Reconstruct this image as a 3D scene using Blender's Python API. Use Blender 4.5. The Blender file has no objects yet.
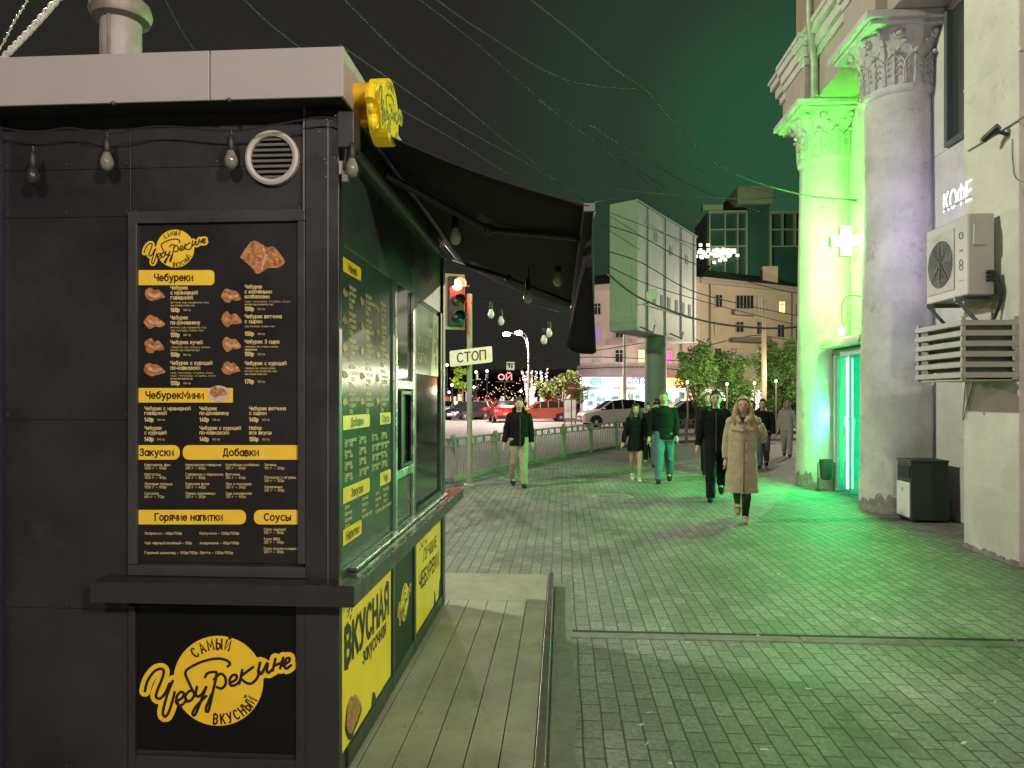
import bpy, bmesh, math, random
from mathutils import Vector, Matrix, noise
random.seed(11)
S = bpy.context.scene
COL = S.collection
V = Vector
PI = math.pi
# ------------------------------------------------------------------ camera model (street runs along +Y)
F, HY, CZ = 740.0, 398.0, 1.65
TH = math.atan(50 / F)
FW = V((-math.sin(TH), math.cos(TH), 0)); RT = V((math.cos(TH), math.sin(TH), 0)); CAM = V((0, 0, CZ))
def ray(px, py): return FW + RT * ((px - 512) / F) + V((0, 0, (HY - py) / F))
def at(px, py, d): return CAM + ray(px, py) * d
def G(px, py, z=0.0): return at(px, py, (CZ - z) * F / (py - HY))
def onX(px, py, X):
    r = ray(px, py); return CAM + r * (X / r.x)
def onY(px, py, Y):
    r = ray(px, py); return CAM + r * (Y / r.y)
# ------------------------------------------------------------------ materials
MATS = {}
def mat(name, col, rough=0.6, metal=0.0, var=0.15, vscale=6.0, bump=0.0, bscale=40.0, emit=None, es=0.0, spec=0.5, coat=0.0, rvar=0.0, trans=0.0, dirt=None):
    if name in MATS: return MATS[name]
    m = bpy.data.materials.new(name); m.use_nodes = True
    nt = m.node_tree; N = nt.nodes; L = nt.links
    b = N['Principled BSDF']
    b.inputs['Base Color'].default_value = (*col, 1); b.inputs['Roughness'].default_value = rough
    b.inputs['Metallic'].default_value = metal; b.inputs['Specular IOR Level'].default_value = spec
    b.inputs['Coat Weight'].default_value = coat; b.inputs['Transmission Weight'].default_value = trans
    tc = N.new('ShaderNodeTexCoord')
    if var > 0 or rvar > 0:
        n = N.new('ShaderNodeTexNoise'); n.inputs['Scale'].default_value = vscale; n.inputs['Detail'].default_value = 6; n.inputs['Roughness'].default_value = .65
        L.new(tc.outputs['Object'], n.inputs['Vector'])
        if var > 0:
            r = N.new('ShaderNodeMapRange'); r.inputs['From Min'].default_value = .3; r.inputs['From Max'].default_value = .7
            r.inputs['To Min'].default_value = 1 - var; r.inputs['To Max'].default_value = 1 + var
            L.new(n.outputs['Fac'], r.inputs['Value'])
            mx = N.new('ShaderNodeMix'); mx.data_type = 'RGBA'; mx.blend_type = 'MULTIPLY'; mx.inputs['Factor'].default_value = 1
            mx.inputs[6].default_value = (*col, 1); L.new(r.outputs['Result'], mx.inputs[7])
            out = mx.outputs[2]
            if dirt:
                n2 = N.new('ShaderNodeTexNoise'); n2.inputs['Scale'].default_value = dirt[1]; n2.inputs['Detail'].default_value = 8; n2.inputs['Roughness'].default_value = .7
                L.new(tc.outputs['Object'], n2.inputs['Vector'])
                r2 = N.new('ShaderNodeMapRange'); r2.inputs['From Min'].default_value = dirt[2]; r2.inputs['From Max'].default_value = dirt[2] + .12
                L.new(n2.outputs['Fac'], r2.inputs['Value'])
                m2 = N.new('ShaderNodeMix'); m2.data_type = 'RGBA'; L.new(r2.outputs['Result'], m2.inputs['Factor'])
                L.new(out, m2.inputs[6]); m2.inputs[7].default_value = (*dirt[0], 1); out = m2.outputs[2]
            L.new(out, b.inputs['Base Color'])
        if rvar > 0:
            r = N.new('ShaderNodeMapRange'); r.inputs['From Min'].default_value = .3; r.inputs['From Max'].default_value = .7
            r.inputs['To Min'].default_value = max(.02, rough - rvar); r.inputs['To Max'].default_value = min(1, rough + rvar)
            L.new(n.outputs['Fac'], r.inputs['Value']); L.new(r.outputs['Result'], b.inputs['Roughness'])
    if bump > 0:
        n3 = N.new('ShaderNodeTexNoise'); n3.inputs['Scale'].default_value = bscale; n3.inputs['Detail'].default_value = 5
        L.new(tc.outputs['Object'], n3.inputs['Vector'])
        bp = N.new('ShaderNodeBump'); bp.inputs['Strength'].default_value = bump; bp.inputs['Distance'].default_value = .02
        L.new(n3.outputs['Fac'], bp.inputs['Height']); L.new(bp.outputs['Normal'], b.inputs['Normal'])
    if emit:
        b.inputs['Emission Color'].default_value = (*emit, 1); b.inputs['Emission Strength'].default_value = es
    MATS[name] = m
    return m
# ------------------------------------------------------------------ mesh collecting
class MB:
    def __init__(s): s.v = []; s.f = []; s.m = []
    def add(s, vs, fs, mi=0):
        o = len(s.v); s.v += [V(p) for p in vs]
        for f in fs: s.f.append([i + o for i in f]); s.m.append(mi)
    def box(s, x0, x1, y0, y1, z0, z1, mi=0, M=None):
        vs = [V((x, y, z)) for z in (z0, z1) for y in (y0, y1) for x in (x0, x1)]
        if M is not None: vs = [M @ p for p in vs]
        s.add(vs, [(0, 2, 3, 1), (4, 5, 7, 6), (0, 1, 5, 4), (2, 6, 7, 3), (0, 4, 6, 2), (1, 3, 7, 5)], mi)
    def bar(s, a, b, w, h, mi=0, up=V((0, 0, 1))):
        a = V(a); b = V(b); d = (b - a).normalized()
        x = d.cross(up)
        if x.length < 1e-4: x = d.cross(V((1, 0, 0)))
        x.normalize(); y = x.cross(d).normalized()
        vs = [p + x * (w / 2 * i) + y * (h / 2 * j) for p in (a, b) for j in (-1, 1) for i in (-1, 1)]
        s.add(vs, [(0, 2, 3, 1), (4, 5, 7, 6), (0, 1, 5, 4), (2, 6, 7, 3), (0, 4, 6, 2), (1, 3, 7, 5)], mi)
    def tube(s, pts, r, n=8, mi=0, ell=None, cap=True):
        pts = [V(p) for p in pts]; k = len(pts)
        rs = r if isinstance(r, (list, tuple)) else [r] * k
        ref = V((0, 0, 1)); vs = []
        t0 = (pts[1] - pts[0]).normalized()
        x = t0.cross(ref)
        if x.length < .05: x = t0.cross(V((0, 1, 0)))
        x.normalize()
        for i in range(k):
            t = (pts[min(i + 1, k - 1)] - pts[max(i - 1, 0)]).normalized()
            x = (x - t * x.dot(t)).normalized(); y = t.cross(x)
            ra = rs[i]; rb = ra * (ell if ell else 1)
            for j in range(n):
                a = 2 * PI * j / n; vs.append(pts[i] + x * (ra * math.cos(a)) + y * (rb * math.sin(a)))
        fs = [(i * n + j, i * n + (j + 1) % n, (i + 1) * n + (j + 1) % n, (i + 1) * n + j) for i in range(k - 1) for j in range(n)]
        if cap:
            fs.append(tuple(range(n))[::-1]); fs.append(tuple((k - 1) * n + j for j in range(n)))
        s.add(vs, fs, mi)
    def rings(s, R, n=20, mi=0, cap=True, pw=2.0):
        # R: (cx, cy, z, ax, ay) horizontal super-elliptic rings
        vs = []
        for cx, cy, z, ax, ay in R:
            for j in range(n):
                a = 2 * PI * j / n; c, q = math.cos(a), math.sin(a)
                vs.append((cx + ax * math.copysign(abs(c) ** (2 / pw), c), cy + ay * math.copysign(abs(q) ** (2 / pw), q), z))
        k = len(R)
        fs = [(i * n + j, i * n + (j + 1) % n, (i + 1) * n + (j + 1) % n, (i + 1) * n + j) for i in range(k - 1) for j in range(n)]
        if cap:
            fs.append(tuple(range(n))[::-1]); fs.append(tuple((k - 1) * n + j for j in range(n)))
        s.add(vs, fs, mi)
    def lathe(s, prof, c=(0, 0, 0), n=32, mi=0, M=None, cap=True):
        c = V(c); vs = []
        for r, z in prof:
            for j in range(n):
                a = 2 * PI * j / n; p = V((r * math.cos(a), r * math.sin(a), z))
                vs.append(c + (M @ p if M is not None else p))
        k = len(prof)
        fs = [(i * n + j, i * n + (j + 1) % n, (i + 1) * n + (j + 1) % n, (i + 1) * n + j) for i in range(k - 1) for j in range(n)]
        if cap:
            fs.append(tuple(range(n))[::-1]); fs.append(tuple((k - 1) * n + j for j in range(n)))
        s.add(vs, fs, mi)
    def ell(s, c, rx, ry, rz, n=14, m=9, mi=0, M=None):
        c = V(c); vs = []; fs = []
        for i in range(m + 1):
            t = PI * i / m
            for j in range(n):
                a = 2 * PI * j / n
                p = V((rx * math.sin(t) * math.cos(a), ry * math.sin(t) * math.sin(a), rz * math.cos(t)))
                vs.append(c + (M @ p if M is not None else p))
        for i in range(m):
            for j in range(n): fs.append((i * n + j, (i + 1) * n + j, (i + 1) * n + (j + 1) % n, i * n + (j + 1) % n))
        s.add(vs, fs, mi)
    def prism(s, poly, fn, w0, w1, mi=0):
        n = len(poly); vs = [fn(u, v, w0) for u, v in poly] + [fn(u, v, w1) for u, v in poly]
        fs = [tuple(range(n))[::-1], tuple(range(n, 2 * n))] + [(i, (i + 1) % n, n + (i + 1) % n, n + i) for i in range(n)]
        s.add(vs, fs, mi)
    def flat(s, poly, fn, w, mi=0): s.add([fn(u, v, w) for u, v in poly], [tuple(range(len(poly)))], mi)
    def build(s, name, m, parent=None, smooth=False, bevel=0, auto=None):
        me = bpy.data.meshes.new(name); org = ORG.get(parent, V((0, 0, 0)))
        me.from_pydata([p - org for p in s.v], [], s.f)
        for q in (m if isinstance(m, (list, tuple)) else [m]): me.materials.append(q)
        for p, i in zip(me.polygons, s.m): p.material_index = i
        bm = bmesh.new(); bm.from_mesh(me)
        if s.weld: bmesh.ops.remove_doubles(bm, verts=bm.verts, dist=1e-5)
        bmesh.ops.recalc_face_normals(bm, faces=bm.faces); bm.to_mesh(me); bm.free()
        if smooth:
            for p in me.polygons: p.use_smooth = True
            if smooth is not True: me.set_sharp_from_angle(angle=math.radians(smooth))
        o = bpy.data.objects.new(name, me); COL.objects.link(o)
        if parent: o.parent = parent
        ORG[o] = org if parent else V((0, 0, 0))
        if bevel:
            b = o.modifiers.new('bevel', 'BEVEL'); b.width = bevel; b.segments = 2; b.limit_method = 'ANGLE'
        return o
    weld = False
ORG = {None: V((0, 0, 0))}
def tag(o, label=None, cat=None, group=None, kind=None):
    for k, v in (('label', label), ('category', cat), ('group', group), ('kind', kind)):
        if v: o[k] = v
    return o
def thing(name, label, cat, loc=(0, 0, 0), group=None, local=False):
    o = bpy.data.objects.new(name, None); COL.objects.link(o); o.location = loc; o.empty_display_size = .2
    ORG[o] = V((0, 0, 0)) if local else V(loc)
    return tag(o, label, cat, group)
def children(o): return [c for c in bpy.data.objects if c.parent == o]
def copy_tree(o, parent=None):
    c = o.copy(); COL.objects.link(c); c.parent = parent
    for ch in children(o): copy_tree(ch, c)
    return c
def light(name, kind, loc, energy, color, parent=None, size=.1, **kw):
    d = bpy.data.lights.new(name, kind); d.energy = energy; d.color = color
    if kind in ('POINT', 'SPOT'): d.shadow_soft_size = size
    o = bpy.data.objects.new(name, d); COL.objects.link(o); o.location = V(loc) - ORG.get(parent, V((0, 0, 0)))
    if parent: o.parent = parent
    for k, v in kw.items(): setattr(d, k, v)
    return o
# ------------------------------------------------------------------ lettering and drawn strokes
def arc(cx, cy, rx, ry, a0, a1, n=8): return [(cx + rx * math.cos(math.radians(a0 + (a1 - a0) * k / n)), cy + ry * math.sin(math.radians(a0 + (a1 - a0) * k / n))) for k in range(n + 1)]
GL = {}
def _g(ch, w, *st): GL[ch] = (w, st)
_o = lambda w, h=7: arc(w / 2, h / 2, w / 2, h / 2, 90, 450, 14)
_g('А', 5, [(0, 0), (2.5, 7), (5, 0)], [(.9, 2.2), (4.1, 2.2)]); _g('Б', 4.6, [(4.3, 7), (0, 7), (0, 0), (2.5, 0)] + arc(2.5, 2, 2, 2, -90, 90, 6) + [(0, 4)])
_g('В', 4.6, [(0, 3.7), (0, 7), (2.3, 7)] + arc(2.3, 5.35, 1.9, 1.65, 90, -90, 6) + [(0, 3.7), (0, 0), (2.4, 0)] + arc(2.4, 1.85, 2.1, 1.85, -90, 90, 6))
_g('Г', 4, [(0, 0), (0, 7), (4, 7)]); _g('Д', 5.4, [(0, -1.4), (0, 0), (5.4, 0), (5.4, -1.4)], [(.9, 0), (1.5, 7), (4.5, 7), (4.5, 0)])
_g('Е', 4.2, [(4.2, 7), (0, 7), (0, 0), (4.2, 0)], [(0, 3.6), (3.9, 3.6)]); _g('Ж', 6.4, [(3.2, 0), (3.2, 7)], [(0, 7), (3.2, 3.5), (0, 0)], [(6.4, 7), (3.2, 3.5), (6.4, 0)])
_g('З', 4.2, arc(2.1, 5.3, 1.9, 1.7, 160, -90, 9) + arc(2.1, 1.85, 2.1, 1.85, 90, -160, 9)); _g('И', 4.8, [(0, 7), (0, 0), (4.8, 7), (4.8, 0)])
_g('Й', 4.8, [(0, 7), (0, 0), (4.8, 7), (4.8, 0)], [(1.2, 9.2), (2.4, 8.3), (3.6, 9.2)]); _g('К', 4.6, [(0, 0), (0, 7)], [(4.4, 7), (0, 3.1)], [(1.4, 4.3), (4.6, 0)])
_g('Л', 5, [(0, 0), (.9, .7), (1.5, 7), (5, 7), (5, 0)]); _g('М', 6, [(0, 0), (0, 7), (3, 2), (6, 7), (6, 0)]); _g('Н', 4.8, [(0, 0), (0, 7)], [(4.8, 0), (4.8, 7)], [(0, 3.6), (4.8, 3.6)])
_g('О', 5.4, _o(5.4)); _g('П', 4.8, [(0, 0), (0, 7), (4.8, 7), (4.8, 0)]); _g('Р', 4.4, [(0, 0), (0, 7), (2.3, 7)] + arc(2.3, 4.9, 2.1, 2.1, 90, -90, 7) + [(0, 2.8)])
_g('С', 4.9, arc(2.7, 3.5, 2.7, 3.5, 48, 312, 12)); _g('Т', 4.8, [(0, 7), (4.8, 7)], [(2.4, 7), (2.4, 0)]); _g('У', 4.8, [(0, 7), (2.5, 2.6)], [(4.8, 7), (2, .5), (1.2, 0), (.3, 0)])
_g('Ф', 6, arc(3, 3.6, 3, 2.5, 90, 450, 14), [(3, 7.3), (3, -.3)]); _g('Х', 4.8, [(0, 0), (4.8, 7)], [(0, 7), (4.8, 0)]); _g('Ц', 5.4, [(0, 7), (0, 0), (5.4, 0), (5.4, -1.4)], [(4.6, 0), (4.6, 7)])
_g('Ч', 4.4, [(0, 7)] + arc(2, 4.9, 2, 1.9, 180, 270, 4) + [(4.4, 3.3)], [(4.4, 0), (4.4, 7)]); _g('Ш', 6.4, [(0, 7), (0, 0), (6.4, 0), (6.4, 7)], [(3.2, 0), (3.2, 7)]); _g('Щ', 7, [(0, 7), (0, 0), (7, 0), (7, -1.4)], [(3.1, 0), (3.1, 7)], [(6.2, 0), (6.2, 7)])
_b = [(0, 7), (0, 0), (2.2, 0)] + arc(2.2, 2, 2, 2, -90, 90, 6) + [(0, 4)]
_g('Ь', 4.2, _b); _g('Ы', 6, _b, [(6, 0), (6, 7)]); _g('Ъ', 5, [(0, 7)] + [(x + 1, y) for x, y in _b]); _g('Э', 4.8, arc(2.1, 3.5, 2.7, 3.5, 132, -132, 12), [(1.4, 3.6), (4.7, 3.6)])
_g('Ю', 7.4, [(0, 0), (0, 7)], [(0, 3.5), (2.4, 3.5)], [(x + 2.4, y) for x, y in _o(5)]); _g('Я', 4.4, [(4.4, 0), (4.4, 7), (2.1, 7)] + arc(2.1, 5, 2, 2, 90, 270, 7) + [(4.4, 3)], [(2.2, 3), (0, 0)])
for _c in 'вгджзийклмнптцчшщъыьэюяосх':
    _w, _s = GL[_c.upper()]; _g(_c, _w * .84, *[[(x * .84, y * .72) for x, y in q] for q in _s])
_g('а', 4, _o(4, 5), [(4, 5), (4, 0)]); _g('б', 4.2, _o(4.2, 5), [(0, 2.5), (.2, 5), (1.4, 6.5), (3.8, 7.1)]); _g('е', 4.2, [(.1, 2.6), (4.2, 2.6)] + arc(2.1, 2.5, 2.1, 2.5, 4, 315, 11))
_g('р', 4.2, [(0, 5), (0, -2)], _o(4.2, 5)); _g('у', 4, [(0, 5), (2.1, .4)], [(4, 5), (1.4, -1.7), (.2, -2)]); _g('ф', 5.2, _o(5.2, 5), [(2.6, 7), (2.6, -2)]); _g('ё', 4.2, [(1, 6.6), (1.5, 6.6)], [(2.7, 6.6), (3.2, 6.6)], *GL['е'][1])
_g('0', 4.4, _o(4.4)); _g('1', 2.6, [(0, 5.4), (1.9, 7), (1.9, 0)]); _g('2', 4.2, arc(2.1, 5, 2, 2, 165, -30, 7) + [(0, 0), (4.2, 0)]); _g('3', 4.2, *GL['З'][1]); _g('4', 4.6, [(3.4, 0), (3.4, 7), (0, 2), (4.6, 2)])
_g('5', 4.2, [(4, 7), (.6, 7), (.3, 4)] + arc(2, 2.2, 2.2, 2.2, 110, -150, 9)); _g('6', 4.3, arc(2.15, 2.2, 2.1, 2.2, 90, 450, 11), [(.05, 2.4), (1.2, 5.6), (3.2, 7)]); _g('7', 4.2, [(0, 7), (4.2, 7), (1.5, 0)])
_g('8', 4.3, arc(2.15, 5.3, 1.9, 1.7, 90, 450, 11), arc(2.15, 1.85, 2.15, 1.85, 90, 450, 11)); _g('9', 4.3, arc(2.15, 4.8, 2.1, 2.2, 90, 450, 11), [(4.25, 4.6), (3.1, 1.4), (1.1, 0)])
_g('-', 2.6, [(0, 2.6), (2.6, 2.6)]); _g('.', .6, [(0, 0), (.6, 0)]); _g(',', .6, [(.4, .2), (0, -1.2)]); _g('/', 3, [(0, -.6), (3, 7.4)]); _g('B', *((GL['В'][0],) + GL['В'][1])); _g('Q', 5.4, _o(5.4), [(3, 1.8), (5.4, -.5)]); _g(' ', 1.8)
def text(mb, t, fn, u, v, size, w, bold=.012, align='L', width=None, ang=0.0, mi=0, sx=1.0):
    k = size * .1; th = (.95 + bold * 22) * k / 2; gap = 1.55 + bold * 18
    tot = sum(GL[c][0] for c in t) + gap * (len(t) - 1)
    if width: sx = width / (tot * k)
    x0 = {'L': 0, 'C': -tot / 2, 'R': -tot}[align]; ca, sa = math.cos(ang), math.sin(ang); nst = 0
    def P(x, y, ww): return fn(u + x * ca - y * sa, v + x * sa + y * ca, ww)
    for c in t:
        for st in GL[c][1]:
            pts = [V(((x0 + x) * k * sx, y * k)) for x, y in st]; n = len(pts); loop = (pts[0] - pts[-1]).length < 1e-6 * size; ww = w + (nst % 6) * 1e-4; nst += 1
            L = []
            for i, p in enumerate(pts):
                a = pts[i - 1] if i else (pts[-2] if loop else None); b = pts[i + 1] if i < n - 1 else (pts[1] if loop else None)
                d1 = (p - a).normalized() if a is not None else None; d2 = (b - p).normalized() if b is not None else None
                if d1 is None or d2 is None:
                    d = d2 if d1 is None else d1; nr = V((-d.y, d.x)); q = p + d * (th * .9 if d2 is None else -th * .9) if not loop else p; f = 1
                else:
                    d = d1 + d2; q = p
                    if d.length < .35: d = d1; f = 1
                    else: d.normalize(); f = min(1.9, 1 / max(.3, d.dot(d2)))
                    nr = V((-d.y, d.x))
                L.append((P(*(q + nr * th * f), ww + i * 5e-6), P(*(q - nr * th * f), ww + i * 5e-6)))
            mb.add([z for e in L for z in e], [(2 * i, 2 * i + 1, 2 * i + 3, 2 * i + 2) for i in range(n - 1)], mi)
        x0 += GL[c][0] + gap
def spline(pts, n=6):
    if len(pts) < 3: return pts
    out = []
    P = [pts[0]] + list(pts) + [pts[-1]]
    for i in range(1, len(P) - 2):
        p0, p1, p2, p3 = [V(P[i + k]) for k in (-1, 0, 1, 2)]
        for j in range(n):
            t = j / n
            out.append(.5 * ((2 * p1) + (p2 - p0) * t + (2 * p0 - 5 * p1 + 4 * p2 - p3) * t * t + (3 * p1 - p0 - 3 * p2 + p3) * t ** 3))
    out.append(V(P[-2])); return out
def disc(c, r, n=28): return [(c[0] + r * math.cos(2 * PI * i / n), c[1] + r * math.sin(2 * PI * i / n)) for i in range(n)]
def stroke(mb, pts, width, fn, w, mi=0, n=6, step=4e-6):
    P = [V((p[0], p[1])) for p in spline([V((p[0], p[1], 0)) for p in pts], n)]
    L = []
    for i, p in enumerate(P):
        t = (P[min(i + 1, len(P) - 1)] - P[max(i - 1, 0)]).normalized(); nrm = V((-t.y, t.x)) * (width / 2)
        ww = w + i * step
        L.append((fn(*(p + nrm), ww), fn(*(p - nrm), ww)))
    mb.add([q for a in L for q in a], [(2 * i, 2 * i + 1, 2 * i + 3, 2 * i + 2) for i in range(len(P) - 1)], mi)
    for k, e in ((-1, P[0]), (len(P) + 1, P[-1])): mb.flat(disc(e, width / 2, 12), fn, w + k * step, mi)
def rrect(x0, y0, x1, y1, r, corners='1111', n=5):
    out = []
    for k, (cx, cy, a0) in enumerate(((x1, y1, 0), (x0, y1, 90), (x0, y0, 180), (x1, y0, 270))):
        if corners[k] == '1':
            ox = cx - r if k in (0, 3) else cx + r; oy = cy - r if k in (0, 1) else cy + r
            out += [(ox + r * math.cos(math.radians(a0 + 90 * i / n)), oy + r * math.sin(math.radians(a0 + 90 * i / n))) for i in range(n + 1)]
        else: out.append((cx, cy))
    return out
# hand-lettered emblem: drawn on a 1024 grid, circle centre (535,-270)
LOGO = [[(140, 325), (155, 270), (190, 220), (225, 205), (242, 218), (232, 260), (208, 320), (200, 355), (222, 365), (250, 335), (272, 285)],
 [(290, 270), (262, 340), (240, 420), (238, 450), (252, 462), (272, 430), (292, 365), (300, 330)],
 [(306, 382), (340, 362), (350, 338), (332, 330), (312, 355), (312, 392), (338, 400), (365, 372)],
 [(395, 318), (366, 255), (358, 225), (380, 200), (450, 166), (530, 150), (580, 160), (598, 178), (586, 192)],
 [(398, 322), (378, 326), (358, 352), (366, 380), (390, 372), (406, 345), (396, 320)],
 [(420, 302), (414, 342), (430, 354), (455, 330), (472, 298), (452, 350), (422, 428), (406, 456), (397, 442), (420, 402), (470, 352)],
 [(464, 250), (476, 230), (508, 222), (526, 232), (508, 320), (486, 418), (476, 436), (468, 418), (500, 340)],
 [(512, 262), (545, 232), (570, 248), (575, 284), (554, 310), (528, 304)],
 [(598, 282), (630, 262), (632, 240), (612, 240), (596, 264), (602, 294), (630, 290), (652, 268)],
 [(664, 212), (648, 285)], [(722, 196), (692, 218), (656, 250), (682, 278), (712, 284), (742, 258), (756, 220)],
 [(760, 172), (750, 222), (768, 230), (800, 172), (796, 214), (806, 226), (826, 208)],
 [(842, 152), (828, 214)], [(834, 190), (872, 172)], [(884, 146), (868, 202)],
 [(884, 188), (914, 166), (918, 148), (902, 150), (890, 180), (900, 204), (926, 186)]]
def logo(mbY, mbK, fn, w=.001, fine=True):
    # fn(u,v,w) with u,v on the 1024 grid (v up); mbY the yellow ground, mbK the black lettering
    g = lambda L: [(x, -y) for x, y in L]
    mbY.flat(disc((535, -270), 242, 56), fn, w)
    for i, k in enumerate((0, 1, 11, 12, 13, 14, 15)): stroke(mbY, g(LOGO[k]), 62, fn, w - .00003 * (i + 1), n=4, step=1e-6)
    for i, k in enumerate(LOGO): stroke(mbK, g(k), 15, fn, w + .0008 + i * 2e-5, n=5, step=5e-7)
    if fine:
        for t, R, a0, a1, sz, up in (('САМЫЙ', 172, 130, 75, 74, 1), ('ВКУСНЫЙ', 231, 266, 330, 72, -1)):
            for i, ch in enumerate(t):
                a = math.radians(a0 + (a1 - a0) * i / (len(t) - 1))
                x, y = 535 + R * math.cos(a), -270 + R * math.sin(a)
                text(mbK, ch, fn, x, y, sz, w + .0008, .015, 'C', ang=(a - PI / 2 if up > 0 else a + PI / 2), sx=.62)
# ================================================================== materials used all over
BLK = mat('kiosk_black_paint', (.021, .0205, .0245), .42, var=.2, vscale=2.2, bump=.05, bscale=90, rvar=.14, dirt=((.045, .043, .042), 1.7, .6))
BLK2 = mat('kiosk_frame_black', (.026, .026, .029), .38, var=.15, vscale=5, rvar=.1)
NAVY = mat('navy_panel', (.028, .028, .05), .45, var=.12, vscale=4)
DARK = mat('dark_hole', (.008, .008, .009), .7, var=0)
BOARD = mat('menu_board_print', (.013, .0125, .0125), .4, var=.1, vscale=3, rvar=.08)
LOGOB = mat('emblem_board_black', (.005, .005, .005), .45, var=.1, spec=.25)
YEL = mat('yellow_print', (.9, .58, .05), .42, var=.07, vscale=12)
YELP = mat('yellow_sticker', (.97, .66, .03), .35, var=.06, vscale=8, dirt=((.55, .42, .05), 9, .72))
CREAM = mat('cream_print', (.72, .56, .24), .5, var=.05)
INK = mat('black_ink', (.012, .011, .01), .45, var=0)
PASTRY = mat('pastry_print', (.42, .17, .07), .5, var=.75, vscale=55)
PASTRY2 = mat('pastry_print_pale', (.6, .34, .17), .5, var=.55, vscale=60)
FASC = mat('fascia_white_metal', (.4, .366, .355), .5, var=.05, vscale=1.5, bump=.02, rvar=.1, dirt=((.31, .28, .265), 2.2, .6))
STEEL = mat('steel', (.45, .45, .44), .35, 1.0, var=.1)
ALU = mat('aluminium', (.6, .6, .58), .28, 1.0, var=.1, rvar=.1)
GLASSD = mat('kiosk_glass', (.012, .014, .014), .06, var=0, spec=.8)
BULBG = mat('bulb_glass', (.2, .19, .17), .1, var=.25, vscale=60, spec=.8)
SOCK = mat('bulb_socket', (.02, .02, .02), .5, var=0)
FABRIC = mat('awning_fabric', (.013, .012, .0115), .85, var=.25, vscale=7, bump=.25, bscale=260)
CABLE = mat('black_cable', (.02, .02, .02), .5, var=0)
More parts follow.
